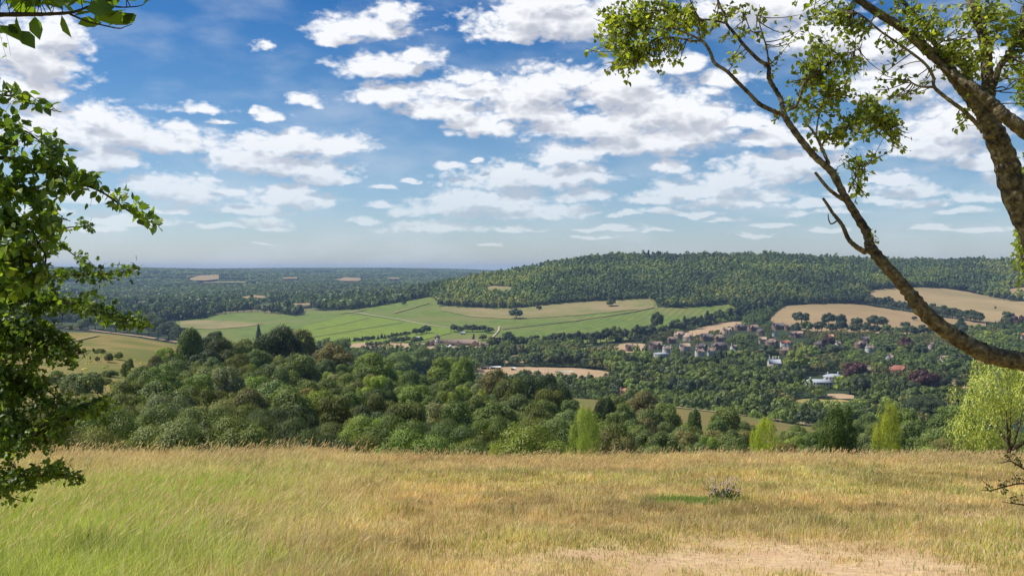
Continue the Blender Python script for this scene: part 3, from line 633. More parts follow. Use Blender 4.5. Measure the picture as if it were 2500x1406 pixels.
def tree(px, base, w, h, kind, zone, level=None, Y=None, Ymin=60., label=None, key=False):
    if Y is None: Y = float(ground_Y(px, base, Ymin)[0])
    x = (px-CX)/FOC*Y; z = float(height(x, Y))
    if Ymin == 60. and kind not in ('conifer',) and Y < 600 and zone != 'edge': z -= .16*h/FOC*Y; h *= 1.16
    if zone == 'slope' and Y < 150 and w/FOC*Y > 6.6: f = 6.6/(w/FOC*Y); w *= f; h *= f**.5
    TREES.append(dict(px=px, Y=Y, x=x, z=z, W=w/FOC*Y, H=h/FOC*Y, kind=kind, zone=zone, level=level, label=label, key=key))

# --- key trees of the near wooded slope: column, top row, width, height, kind
for (px, top, w, h, k) in [
 (463,800,66,105,'tall'),(520,812,60,60,'dark'),(548,828,100,80,'yew'),(590,812,64,62,'shrub'),(631,796,22,50,'conifer'),(684,795,112,92,'yew'),(728,806,76,80,'brown'),(655,812,60,65,'yew'),
 (502,856,80,66,'dark'),(540,858,40,40,'grey'),(410,850,60,50,'beech'),(342,893,56,70,'whitebeam'),(385,872,52,62,'brown'),(407,890,66,80,'whitebeam'),(450,908,66,70,'whitebeam'),
 (552,902,80,98,'pale'),(620,912,76,76,'whitebeam'),(670,900,76,80,'whitebeam'),(726,872,84,80,'oak'),(670,848,56,56,'shrub'),(628,855,60,60,'whitebeam'),(810,840,86,82,'brown'),(836,828,58,70,'oak'),
 (779,935,58,56,'whitebeam'),(815,915,46,56,'pale'),(824,968,66,70,'pale'),(334,948,105,84,'whitebeam'),(284,952,90,70,'shrub'),(452,968,76,76,'olive'),(510,970,46,56,'pale'),(578,982,98,84,'olive'),
 (656,980,64,62,'pale'),(726,992,84,92,'yew'),(656,1024,76,80,'olive'),(404,1000,86,90,'yew'),(796,1020,96,96,'yew'),(894,990,96,98,'yew'),(908,928,78,88,'birch'),(916,868,92,84,'beech'),(980,860,90,76,'beech'),
 (1040,856,84,76,'oak'),(1090,880,80,76,'beech'),(1130,875,56,90,'beech'),(1010,905,70,76,'oak'),(1015,945,86,70,'beech'),(1095,930,56,70,'oak'),(1160,938,42,56,'pale'),(1200,905,80,90,'brown'),(1180,960,46,70,'birch'),
 (1250,912,90,100,'olive'),(1318,912,86,110,'yew'),(1370,925,62,100,'yew'),(1225,990,66,60,'pale'),(1075,992,104,70,'pale'),(1010,1000,60,70,'brown'),(1340,940,70,90,'olive'),(1395,978,62,78,'oak'),
 (1150,1024,96,90,'grey'),(960,1020,90,96,'olive'),(1060,1040,90,90,'yew'),(1250,1020,90,100,'olive'),(1310,1010,90,110,'olive'),(1475,962,46,80,'yew'),(1510,968,52,76,'whitebeam'),(1570,955,70,76,'brown'),
 (1525,990,50,60,'whitebeam'),(1620,985,72,76,'oak'),(1588,1000,60,70,'whitebeam'),(1695,1000,36,76,'tall'),(1765,996,80,80,'tall'),(1560,1040,80,70,'oak'),(1670,1045,70,66,'whitebeam'),(1740,1050,66,60,'brown'),
 (1950,1040,66,60,'whitebeam'),(2010,1050,60,60,'oak'),(2075,985,60,56,'whitebeam'),(2125,1010,66,60,'oak'),(2205,1000,80,84,'oak'),(2260,968,90,66,'dark'),(2330,992,110,80,'oak'),(2290,1045,100,90,'whitebeam'),
 (2230,1030,80,90,'whitebeam'),(1460,1040,60,70,'whitebeam'),(1500,1045,66,70,'whitebeam'),(1640,1060,60,60,'shrub'),(1820,1020,60,50,'shrub'),(200,884,88,92,'greybush')]:
    tree(px, top+h, w*1.12, h*1.1, k, 'slope', 2, key=True)
# open slope: small bushes
for (px, top, w, h, k) in [(243,848,26,14,'shrub'),(265,862,22,22,'brown'),(290,860,18,18,'oak'),(315,876,22,28,'oak'),(307,890,24,38,'oak'),(270,898,34,22,'shrub'),(250,918,40,20,'shrub'),(285,925,30,16,'shrub'),
 (200,850,14,14,'shrub'),(238,870,12,12,'brown'),(225,905,26,14,'shrub'),(170,960,60,36,'shrub'),(215,965,50,30,'shrub'),(140,905,50,40,'oak')]:
    tree(px, top+h, w*1.1, h*1.1, k, 'spur', 2, key=True)
# dark hedge behind the crest path
for i, (px, top, w, h, k) in enumerate([(215,774,40,34,'oak'),(232,766,40,40,'oak'),(255,772,34,38,'oak'),(283,780,44,34,'dark'),(310,776,36,38,'dark'),(336,768,46,50,'oak'),(362,774,44,48,'oak'),(386,782,46,48,'dark'),(412,790,48,44,'dark'),(436,800,40,40,'dark'),(196,786,30,20,'shrub'),(170,788,30,16,'shrub'),(145,786,34,16,'shrub')]):
    tree(px, top+h*.95, w*1.15, h*1.1, k, 'crest', 2, key=True)
# the edge of the meadow: saplings and mounds
for (px, top, w, h, k, Y, lab) in [
 (1205,1090,36,60,'lime',36,'small lime-green sapling poking above the meadow edge below the silvery bush'),
 (1425,1008,96,160,'birch',50,'feathery pale birch sapling on the meadow edge beside the dark yews'),
 (1868,1030,92,130,'lime',52,'bushy lime-green young birch on the meadow edge beyond the thistle plant'),
 (2166,1000,80,150,'lime',50,'tall narrow lime-green young birch between two darker trees on the meadow edge'),
 (2046,985,140,190,'holly',55,'broad dark holly bush beside the tall lime-green birch'),
 (2465,885,300,330,'palebroad',44,'large dense yellow-green birch at the meadow edge beneath the low bough'),
 (1625,1085,110,60,'shrub',42,'low bramble mound at the meadow edge below the grass ride'),
 (1540,1092,80,50,'shrub',42,'smaller bramble mound beside the feathery birch sapling'),
 (1735,1082,120,60,'shrub',44,'wide bramble mound spreading beside the bushy lime-green birch'),
 (440,1065,90,60,'shrub',33,'fern-green bramble mound among the tall grass heads'),
 (300,1085,110,50,'shrub',36,'low bramble mound behind the tall grass near the hawthorn')]:
    tree(px, 0, w, h, k, 'edge', 3, Y=Y, label=lab, key=True)
    t = TREES[-1]; zt = CAMZ-(top-HZ)/FOC*Y; t['H'] = zt-t['z']

OUTL = [(-150,955),(230,962),(300,935),(330,900),(400,880),(440,860),(480,850),(560,850),(620,858),(680,858),(770,870),(800,850),(850,838),(900,855),(1000,850),(1060,870),(1150,890),(1250,905),(1320,910),(1380,940),(1410,990),(1450,1004),(1500,1000),(1540,972),(1580,972),(1640,1008),(1680,1035),(1720,1055),(1750,1010),(1780,1030),(1840,1062),(1950,1062),(2000,1030),(2060,1000),(2130,1015),(2200,995),(2300,995),(2400,970),(2650,960)]
rf = random.Random(3)
def pick_kind(px, base):
    if px < 600: pool = ['whitebeam']*5+['olive']*3+['oak']*3+['yew']*2+['pale', 'brown']
    elif px < 1400: pool = (['olive']*4+['yew']*5+['oak']*3+['beech']*2+['whitebeam']*3+['brown', 'pale']) if base > 1040 else ['oak']*4+['beech']*4+['whitebeam']*3+['brown']*2+['yew']
    else: pool = ['whitebeam']*4+['oak']*4+['shrub']*3+['brown', 'olive', 'tall', 'beech']
    return rf.choice(pool)
base = 1262.0
while base > 900:
    px = -150+rf.uniform(0, 60)
    while px < 2700:
        b = base+rf.uniform(-9, 9); k = pick_kind(px, b)
        Y = float(ground_Y(px, b)[0]); Hm = {'shrub': 3.6, 'tall': 9.5}.get(k, 7.2)*rf.uniform(.8, 1.25)*(.78 if Y < 90 else 1.0)*(.8 if px > 1450 else 1)
        Wm = Hm*rf.uniform(.85, 1.15); h = Hm*FOC/Y
        if b-h >= lin(OUTL, px)-4 and Y < 480: tree(px, b, Wm*FOC/Y, h, k, 'slope', 2)
        px += max(26, Wm*FOC/Y*.78)*rf.uniform(.8, 1.2)
    base -= 15 if base > 1150 else 21

# --- valley: individuals in named places
LAND = dict(Ymin=640.)
def row(pts, step, wr, hr, kinds, zone, jit=3, Ymin=640., level=1):
    pts = np.array(pts, float); seg = np.hypot(*(pts[1:]-pts[:-1]).T); L_ = np.concatenate([[0], np.cumsum(seg)]); s = rf.uniform(0, step)
    while s < L_[-1]:
        px = np.interp(s, L_, pts[:, 0]); py = np.interp(s, L_, pts[:, 1]); w = rf.uniform(*wr); h = rf.uniform(*hr)*.5+w*.5*rf.uniform(.85, 1.2)
        tree(px+rf.uniform(-2, 2), py+rf.uniform(-jit, jit)*.5, w, h, rf.choice(kinds), zone, level, Ymin=Ymin); s += step*rf.uniform(.75, 1.25)
row([(1195,852),(1300,851),(1400,842),(1480,836),(1560,829),(1620,820),(1690,802),(1760,786),(1830,768),(1880,757)], 13, (22,34), (26,44), ['dark']*4+['oak']*2+['conifer'], 'belt', Ymin=1000)
row([(1170,868),(1300,866),(1420,864)], 17, (20,30), (22,32), ['dark','dark','oak','brown','conifer'], 'belt', Ymin=1000)
row([(1300,850),(1400,838),(1500,825),(1600,815)], 26, (10,15), (24,34), ['conifer'], 'belt', Ymin=1000)
row([(1070,880),(1180,884),(1210,896)], 18, (20,28), (18,26), ['dark','oak'], 'ground', Ymin=900)
row([(1280,893),(1330,896),(1400,896),(1470,900),(1520,912)], 17, (28,46), (30,46), ['oak','dark','beech','dark'], 'ground', Ymin=900)
row([(1370,944),(1420,948),(1490,950)], 17, (22,34), (24,38), ['dark','oak','dark'], 'ground', Ymin=700)
row([(1510,930),(1560,935),(1640,940),(1740,948),(1840,955),(1930,958)], 24, (40,62), (42,62), ['oak','dark','beech','whitebeam','dark'], 'park', Ymin=700)
row([(1500,965),(1600,968),(1700,975),(1800,985),(1900,1000)], 24, (36,60), (38,58), ['oak','dark','beech','dark'], 'park', Ymin=640)
row([(1480,905),(1560,908),(1680,905),(1800,912),(1900,915),(1960,905)], 24, (34,52), (34,48), ['oak','dark','beech','dark','whitebeam','conifer'], 'park', Ymin=800)
row([(1580,885),(1680,888),(1760,885),(1840,882)], 26, (26,38), (26,36), ['oak','dark','beech'], 'village', Ymin=900)
row([(2060,960),(2120,965),(2200,968),(2260,965),(2310,955)], 22, (34,56), (30,50), ['dark','oak','shrub','dark'], 'mansion', Ymin=640)
row([(1880,1018),(1930,1022),(2000,1024),(2060,1020)], 22, (36,50), (20,28), ['shrub','oak'], 'hay', Ymin=640)
row([(2100,992),(2180,995),(2260,990),(2330,985)], 28, (44,64), (30,42), ['dark','shrub','oak'], 'hay', Ymin=640)
row([(2150,920),(2250,910),(2330,900),(2400,895),(2470,900)], 25, (34,50), (34,48), ['dark','dark','oak','whitebeam'], 'village', Ymin=900)
row([(1960,880),(2040,872),(2140,868),(2250,872),(2350,868),(2450,862)], 24, (28,44), (28,40), ['dark','dark','oak','beech'], 'village', Ymin=1000)
row([(1930,818),(2000,812),(2080,815),(2160,818),(2260,822),(2360,822),(2450,815)], 24, (22,36), (22,34), ['dark','dark','oak'], 'village', Ymin=1200)
row([(2108,744),(2160,752),(2220,763),(2290,774),(2350,782),(2392,788)], 12, (20,32), (26,40), ['dark'], 'hedge', Ymin=1400)
row([(400,779),(430,780),(470,779),(503,778)], 13, (20,26), (24,30), ['dark'], 'copse', Ymin=1300)
row([(1065,748),(1100,750),(1150,752),(1200,755),(1260,754),(1320,749),(1380,742),(1440,737),(1500,735),(1560,732),(1598,729)], 19, (13,22), (14,20), ['dark','dark','oak'], 'woodedge', Ymin=1500)
row([(1602,753),(1680,752),(1760,746)], 20, (14,22), (16,20), ['dark','oak'], 'woodedge', Ymin=1500)
row([(1820,758),(1880,748),(1930,743),(2000,742),(2060,741),(2100,743)], 18, (16,26), (18,26), ['dark'], 'woodedge2', Ymin=1500)
row([(2120,708),(2220,702),(2300,703),(2350,711),(2400,722),(2450,733),(2480,738)], 18, (14,22), (16,24), ['dark'], 'woodedge2', Ymin=1800)
row([(512,771),(560,765),(620,762),(680,767),(738,771)], 15, (16,26), (18,30), ['dark','dark','oak'], 'farhedge', Ymin=1600)
row([(775,757),(820,759),(860,757),(895,752),(960,741),(1000,734),(1050,724)], 16, (16,26), (20,30), ['dark','dark','oak'], 'farhedge', Ymin=1600)
SING = [
 (1260,779,32,27,'dark','broad dark lone oak standing in the vineyard above the tree belt',1400),(1316,758,13,13,'dark','small lone tree at the tan top of the vineyard, between the two bigger ones',1400),
 (1492,749,24,22,'dark','dark lone oak on the tan pasture close under the wood',1400),(986,746,13,15,'dark','small lone tree in the upper corner of the vineyard by the hedge',1400),
 (1240,831,30,24,'dark','round dark tree beside the white track behind the winery sheds',1100),(2232,783,12,12,'dark','tiny lone bush in the lower golden corn field',1300),(2430,757,5,11,'brown','tiny dead-looking post of a tree in the pale golden field',1300),
 (1604,810,30,52,'dark','tall dark oak rising above the belt where the vineyard ends',1100),(1880,892,64,52,'cedar','wide flat-topped cedar in the park below the village',900),(1525,902,12,44,'poplar','slender pale poplar behind the sports field trees',900),
 (1591,902,9,34,'conifer','thin dark cypress below the white village houses',900),(2085,937,64,62,'copper','big purple copper beech beside the white mansion',700),(2255,962,76,64,'copper','largest purple copper beech, among the shrubs by the parched strip',660),
 (2212,858,40,40,'copper','purple copper beech in the middle of the village gardens',1000),(2022,852,34,36,'copper','purple copper beech behind the orange-roofed cottage',1000),(1817,836,18,18,'lime','small yellow-green tree among the village roofs',1000),
 (2415,836,28,26,'lime','bright green round tree near the end of the village by the bough',1000),(2046,952,34,34,'lime','yellow-green round tree in front of the white mansion',700),(2010,800,24,26,'conifer','pointed conifer standing on the lower golden field edge',1300),
 (1957,793,46,36,'dark','clump-crowned dark tree on the edge of the lower golden field',1300),(2022,797,32,36,'dark','tall round dark tree halfway along the lower golden field edge',1300),(2052,798,34,36,'dark','round dark tree touching its twin on the golden field edge',1300),
 (2090,800,34,28,'dark','squat dark tree past the twins on the golden field edge',1300),(2143,802,50,34,'dark','widest dark tree on the golden field edge',1300),(2211,803,26,20,'dark','small dark tree on the golden field edge toward the bough',1300),
 (2345,803,44,30,'conifer','spreading pine where the golden field meets the village trees',1300),(2462,800,40,44,'dark','tall dark oak under the bough by the pale golden field',1300),(2490,805,34,40,'copper','reddish dark tree at the end of the pale golden field',1300),
 (2375,970,50,28,'oak','rounded thorn bush alone on the parched strip',660),(1440,952,26,42,'dark','rounded dark tree at the corner of the sports field',700),(1465,955,38,38,'dark','broad dark tree at the near corner of the sports field',700),
 (1508,972,34,36,'dark','dark tree screening the orange barn',660),(2320,918,54,54,'whitebeam','large grey-green willow at the village end of the parched strip',800),(2140,925,40,40,'birch','pale round tree beside the dark red roofed house',800),
 (1940,915,56,66,'beech','tall bright green tree standing over the park beside the mansion',740),(1985,905,40,36,'beech','round bright green tree behind the white mansion',800)]
for (px, b, w, h, k, lab, ym) in SING: tree(px, b, w, h, k, 'single', 1, Ymin=ym, label=lab, key=True)
# winery: conifer screen, parking trees
row([(850,836),(900,832),(950,826),(1000,818),(1040,812)], 8, (9,13), (11,15), ['conifer','dark'], 'screen', Ymin=1100)
row([(895,846),(920,846),(945,846)], 12, (13,17), (12,15), ['oak','dark'], 'parking', Ymin=1100)
row([(945,838),(980,838),(1030,838)], 14, (16,22), (14,18), ['dark','oak'], 'parking', Ymin=1100)
row([(995,846),(1012,850),(1030,848),(1060,846),(1080,845)], 13, (10,15), (10,13), ['oak','dark'], 'parking', Ymin=1100)
row([(1008,819),(1025,818),(1042,815)], 13, (18,24), (17,22), ['dark'], 'winery', Ymin=1300)
row([(1100,812),(1120,813),(1140,812),(1160,810),(1178,812),(1195,813)], 15, (16,24), (14,24), ['dark'], 'winery', Ymin=1300)
SING2 = [(1156,845,16,30,'conifer','dark conifer standing in front of the winery roofs',1100),(1178,832,24,18,'oak','rounded tree at the end of the winery behind its last gable',1200),(900,868,22,22,'conifer','blue-green conifer in front of the parking ground, nearest the dark woods',900),(945,864,12,14,'conifer','tiny conifer in front of the parking ground',900)]
for (px, b, w, h, k, lab, ym) in SING2: tree(px, b, w, h, k, 'single', 1, Ymin=ym, label=lab, key=True)

# hide what nobody would see, cap the count, build
def prune():
    order = sorted(range(len(TREES)), key=lambda i: TREES[i]['Y']); keep = []
    sc = 4.0
    yy, xx = np.mgrid[0:352, 0:626]
    near_edge = np.zeros_like(COVER); 
    cov = (yy*sc > 1118)            # the meadow in front
    for i in order:
        t = TREES[i]; cxp = t['px']/sc; top = (HZ-(t['z']+t['H']-CAMZ)/t['Y']*FOC)/sc; bot = (HZ-(t['z']-CAMZ)/t['Y']*FOC)/sc; w = t['W']/t['Y']*FOC/sc/2
        e = (((xx-cxp)/max(w, .7))**2+((yy-(top+bot)/2)/max((bot-top)/2, .7))**2) <= 1
        tot = e.sum(); vis = (e & ~cov).sum(); t['vis'] = vis
        outside = t['px'] < -40 or t['px'] > 2540
        if (vis >= max(3, .12*tot) or t['key'] or (outside and R.random() < .5)): keep.append(i); cov |= (((xx-cxp)/max(w*.9, .5))**2+((yy-(top+bot)/2)/max((bot-top)/2*.9, .5))**2) <= 1
    return [TREES[i] for i in keep]
HS2 = [(1600,852,30),(1630,862,22),(1614,871,34),(1660,826,26),(1680,832,26),(1672,856,24),(1712,856,24),(1756,854,36),(1738,868,22),(1708,870,20),(1725,832,30),(1758,834,26),(1792,858,16),(1891,820,13),(1917,848,22),(1938,824,20),(1884,845,26),(2100,850,24),(2124,860,20),(2172,884,24),(2193,916,42),(2274,852,16),(2305,887,17),(1998,948,62),(2034,934,42),(1890,903,36),(1524,974,20),(1105,848,110)]
def blocks(t):
    b = HZ-(t['z']-CAMZ)/t['Y']*FOC
    return (not t['key']) and t['level'] == 1 and any(abs(t['px']-a) < w*.5+6 and hy-2 < b < hy+24 for a, hy, w in HS2)
TREES = [t for t in TREES if not blocks(t)]
TREES = prune()
near = [t for t in TREES if t['level'] >= 2]; val = [t for t in TREES if t['level'] == 1]
val.sort(key=lambda t: (not t['key'], -t['vis'])); near.sort(key=lambda t: (not t['key'], -t['vis']))
NEAR_MAX, VAL_MAX = 440, 600
rest = near[NEAR_MAX:]+val[VAL_MAX:]; near = near[:NEAR_MAX]; val = val[:VAL_MAX]
print('TREES near', len(near), 'valley', len(val), 'rest', len(rest))

ZTXT = {'belt': 'in the belt below the vineyard, counted from the winery', 'ground': 'around the sports field, counted from the winery side', 'park': 'in the park below the village, counted from the sports field',
 'village': 'among the village gardens, counted from the vineyard side', 'mansion': 'around the white mansion, counted from the mansion', 'hay': 'by the yellow hay field, counted from the ride',
 'hedge': 'in the hedge between the golden fields, counted from the wood', 'copse': 'in the far copse past the near ridge', 'woodedge': 'on the wood edge above the vineyard, counted from the hedge',
 'woodedge2': 'on the wood edge above the golden fields', 'farhedge': 'in the far hedge of the vineyard, counted from the copse', 'screen': 'in the screen behind the parking ground, counted from the woods', 'parking': 'on the parking ground, counted from the woods',
 'winery': 'behind the winery, counted from its tower', 'spur': 'on the open grassy spur, counted from the hawthorn', 'crest': 'in the hedge along the spur path, counted from the hawthorn'}
GTXT = {'belt': 'trees of the belt below the vineyard', 'ground': 'trees around the sports field', 'park': 'trees of the park below the village', 'village': 'trees among the village gardens', 'mansion': 'trees around the mansion', 'hay': 'trees by the hay field',
 'hedge': 'trees of the hedge between the golden fields', 'copse': 'trees of the far copse', 'woodedge': 'trees on the wood edge above the vineyard', 'woodedge2': 'trees on the wood edge above the golden fields', 'farhedge': 'trees of the far vineyard hedge',
 'screen': 'trees of the parking screen', 'parking': 'trees on the parking ground', 'winery': 'trees behind the winery', 'spur': 'bushes on the open spur', 'crest': 'bushes along the spur path', 'slope': 'trees of the near wooded slope'}
def ordn(i):
    return ORD[i] if i < len(ORD) else 'very far '+ORD[i-len(ORD)]
for t in near:
    if t['zone'] == 'slope':
        b = HZ-(t['z']-CAMZ)/t['Y']*FOC
        t['sub'] = 'lowest tier, nearest the meadow' if t['Y'] < 95 else 'second tier up' if t['Y'] < 150 else 'middle tier' if t['Y'] < 215 else 'high tier' if t['Y'] < 290 else 'topmost tier'
    else: t['sub'] = ''
for t in val: t['sub'] = ''
groups = {}
for t in near+val:
    if t['label']: continue
    groups.setdefault((t['zone'], t['sub'], KINDS[t['kind']][2]), []).append(t)
for (z, sub, words), ts in groups.items():
    ts.sort(key=lambda t: t['px'])
    for i, t in enumerate(ts):
        if z == 'slope':
            t['label'] = '%s %s from the hawthorn, wooded slope, %s' % (ordn(i), words, sub)
        else: t['label'] = '%s %s %s' % (ordn(i), words, ZTXT[z])
def put_tree(t, i):
    colr, shape, words, name = KINDS[t['kind']]
    if t['level'] == 2 and t['Y'] < 135: t['level'] = 3
    lv = t['level']; k = i % (4 if lv == 2 else 2 if lv == 3 else 3)
    crown, trunk = proto(shape, lv, k)
    rr = random.Random(i*13+5); jit = [rr.uniform(.84, 1.18) for _ in range(3)]; m = rr.uniform(.86, 1.16)
    m *= 1.75 if lv >= 2 else 1.6
    c = (colr[0]*m*1.22*(jit[0]**.5), colr[1]*m*1.12, colr[2]*m*.82*jit[2], 1)
    s = (t['W']/2/.98, t['W']/2/.98*rr.uniform(.9, 1.1), t['H']/1.98)
    gname = GTXT.get(t['zone'])
    if t['zone'] in ('edge', 'single'): gname = None
    if lv >= 2:
        root = empty(name, (t['x'], t['Y'], t['z'])); root.rotation_euler = (0, 0, rr.uniform(0, 6.28)); root.scale = s
        a = add_obj('trunk', trunk, root); b = add_obj('crown', crown, root); b.color = c
    else:
        root = add_obj(name, crown, None, (t['x'], t['Y'], t['z'])); root.rotation_euler = (0, 0, rr.uniform(0, 6.28)); root.scale = s; root.color = c
    tag(root, t['label'], 'bush' if t['kind'] in ('shrub', 'grey') else 'tree', gname)
for i, t in enumerate(near+val): put_tree(t, i)

# ---------------------------------------------------------------- woods: masses of crowns nobody could count
def tmpl(nq, ls, kind, k):
    key = ('t', nq, kind, k)
    if key not in PROTO: PROTO[key] = crown_proto(kind, 9 if nq < 200 else 14, int(nq*1.35), ls, 900+k*7+nq)
    return PROTO[key]
def mass(name, label, items, nq, ls, cat='wood'):
    """items: list of (x,y,z,W,H,color,kind); one object"""
    items = list(items); by = {}
    for q, it in enumerate(items): by.setdefault((it[6], q % 5), []).append(it)
    Vs, Cs, F4 = [], [], []; n = 0
    for (kind, k), its in by.items():
        V, F, C = tmpl(nq, ls, kind, k); a = np.array([it[:5] for it in its], float); cc = np.array([it[5] for it in its], float)
        th = rng.uniform(0, 6.28, len(a)); ct, st = np.cos(th), np.sin(th); hw = a[:, 3]/2
        P = np.empty((len(a), len(V), 3)); P[..., 0] = a[:, 0:1]+hw[:, None]*(V[None, :, 0]*ct[:, None]-V[None, :, 1]*st[:, None])
        P[..., 1] = a[:, 1:2]+hw[:, None]*(V[None, :, 0]*st[:, None]+V[None, :, 1]*ct[:, None]); P[..., 2] = a[:, 2:3]+V[None, :, 2]*(a[:, 4]/2)[:, None]
        f = (F[0][None]+(np.arange(len(a))*len(V))[:, None, None]).reshape(-1, 4)+n
        Vs.append(P.reshape(-1, 3)); F4.append(f); Cs.append(((1+(C[None]-1)*.45)*cc[:, None]*MASSGAIN).reshape(-1, 3)); n += len(a)*len(V)
    me = make_mesh(name, np.concatenate(Vs), [np.concatenate(F4)], [M_FAR], np.concatenate(Cs))
    print(name, len(items), 'crowns', sum(map(len, F4)), 'faces')
    return tag(add_obj(name, me), label, cat, kind='stuff')
MASSGAIN = np.array([2.95, 2.65, 1.65])
WOODC = [(.030, .047, .022), (.036, .056, .023), (.048, .072, .025), (.058, .084, .027), (.070, .096, .030), (.090, .105, .030)]
def scat(pxr, Yr, sp, ok, size, cols=WOODC, kinds=('round', 'round', 'yew', 'tall'), seed=1, grow=0.0):
    r_ = np.random.default_rng(seed); out = []; Y = Yr[0]
    while Y < Yr[1]:
        s = sp*(1+grow*(Y-Yr[0])/1000); x0, x1 = (pxr[0]-CX)/FOC*Y, (pxr[1]-CX)/FOC*Y; n = max(1, int((x1-x0)/s))
        x = x0+(np.arange(n)+r_.random(n))*s; y = Y+r_.uniform(-.5, .5, n)*s*.9; px = CX+FOC*x/y; z = height(x, y); py = HZ-(z-CAMZ)/y*FOC
        m = ok(px, y, py, x)
        cn = fbm(x/120, y/120, 3, seed+5); cn2 = fbm(x/380, y/300, 3, seed+8)
        for q in np.nonzero(m)[0]:
            w = size*r_.uniform(.55, 1.4)*(1+grow*(Y-Yr[0])/1000*.8); c = np.array(cols[int(np.clip(cn[q]*2.2-.6+r_.uniform(-.2, .2), 0, .999)*len(cols))])*r_.uniform(.84, 1.18)*(.45+1.1*cn2[q])
            kd = kinds[r_.integers(len(kinds))]; h = w*r_.uniform(.95, 1.25)*(1.25 if kd in ('cone', 'tall') else 1)
            out.append((x[q], y[q], z[q]-.5, w*(.7 if kd == 'cone' else 1), h, c, kd))
        Y += s*.9
    return out
def horizon_ok(px, Y, py, margin=26):
    """not hidden far behind nearer land"""
    out = np.ones(len(px), bool); Ys = np.exp(np.linspace(math.log(600), math.log(20000), 160))
    pg = np.arange(-600, 3101, 40.); H = HZ-(height((pg[:, None]-CX)/FOC*Ys[None], Ys[None]*np.ones((len(pg), 1)))-CAMZ)/Ys[None]*FOC
    Hm = np.minimum.accumulate(H, axis=1)
    i = np.clip(((px+600)/40).astype(int), 0, len(pg)-1); j = np.clip(np.searchsorted(Ys, Y)-2, 0, 159)
    return py <= Hm[i, j]+margin
def Ycurve(pts, Ymin, xs):
    return np.array([ground_Y(x, lin(pts, x), Ymin)[0] for x in xs])
XG = np.arange(-600, 3101, 25.)
edge = [(-600,790),(380,786),(505,778),(512,771),(560,765),(620,762),(680,767),(742,771),(750,757),(850,757),(895,753),(960,742),(1055,725),(1068,745),(1130,750),(1260,754),(1370,741),(1480,736),(1598,729),(1603,754),(1680,752),(1790,742),(1800,762),(1885,752),(1930,745),(2060,741),(2105,744),(2112,712),(2160,706),(2220,702),(2300,704),(2350,711),(2400,722),(2460,734),(2600,742),(3100,745)]
EY = Ycurve(edge, 1300., XG)
def in_poly(px, py, poly):
    poly = np.array(poly, float); inside = np.zeros(len(px), bool); j = len(poly)-1
    for i in range(len(poly)):
        xi, yi = poly[i]; xj, yj = poly[j]; c = ((yi > py) != (yj > py)) & (px < (xj-xi)*(py-yi)/(yj-yi+1e-9)+xi); inside ^= c; j = i
    return inside
GLADE = [(1176,709),(1200,700),(1272,705),(1272,714),(1230,722),(1196,724)]
FARF = [[(464,688),(490,679),(536,678),(536,694),(500,697),(464,695)], [(820,689),(845,684),(886,686),(886,697),(820,696)], [(495,695),(602,693),(602,702),(495,702)], [(582,732),(620,728),(652,731),(652,741),(582,741)], [(334,742),(378,740),(378,752),(334,752)], [(710,747),(762,746),(762,757),(710,757)], [(690,684),(730,682),(730,692),(690,692)], [(945,685),(977,684),(977,692),(945,692)], [(2462,705),(2520,703),(2560,706),(2560,731),(2462,731)]]
def ok_wood(px, y, py, x):
    m = (y > np.interp(px, XG, EY)+4) & horizon_ok(px, y, py); m &= ~((py > 690) & in_poly(px, py, GLADE)); m &= ~in_poly(px, py, FARF[-1]); return m
woods = scat((1020, 2950), (1900, 3400), 10.5, lambda px, y, py, x: ok_wood(px, y, py, x) & (px > 1040-0*y), 15.0, seed=2)
woods += scat((1780, 1960), (1500, 1900), 9, ok_wood, 13, seed=4)
woods += scat((1700, 2950), (3400, 4300), 14, ok_wood, 17, seed=5)
print('hill wood', len(woods))
mass('hillside_wood', 'dense green mixed wood covering the whole hill above vineyard and golden fields', woods, 100, .42)
PLC = [(.042, .066, .030), (.034, .052, .027), (.052, .075, .034), (.060, .082, .036), (.030, .046, .025)]
def ok_plain(px, y, py, x):
    m = (y > np.interp(px, XG, EY)+4) & horizon_ok(px, y, py, 10)
    for p in FARF: m &= ~in_poly(px, py, p)
    m &= ~((y > 2300) & (fbm(x/330, y/420, 3, 61) > .61)); return m
plain = scat((-450, 1100), (1700, 3000), 12, ok_plain, 15, cols=PLC, seed=12)
plain += scat((-350, 1290), (3000, 5200), 19, ok_plain, 24, cols=PLC, seed=13, kinds=('round', 'yew'))
plain += scat((-250, 1290), (5200, 9000), 36, ok_plain, 44, cols=PLC, seed=14, kinds=('round', 'yew'))
plain = [(a, b, c, w, min(h, 22+0*w) if b > 3000 else h, col, k) for (a, b, c, w, h, col, k) in plain]
plain += [(a, b, c, w, 26, col, k) for (a, b, c, w, h, col, k) in scat((-200, 1290), (9000, 13000), 80, lambda px, y, py, x: horizon_ok(px, y, py, 8), 95, cols=PLC, seed=15, kinds=('yew',))]
mass('far_woodland', 'blue-green woods and hedges of the far plain up to the skyline', plain, 44, .66)
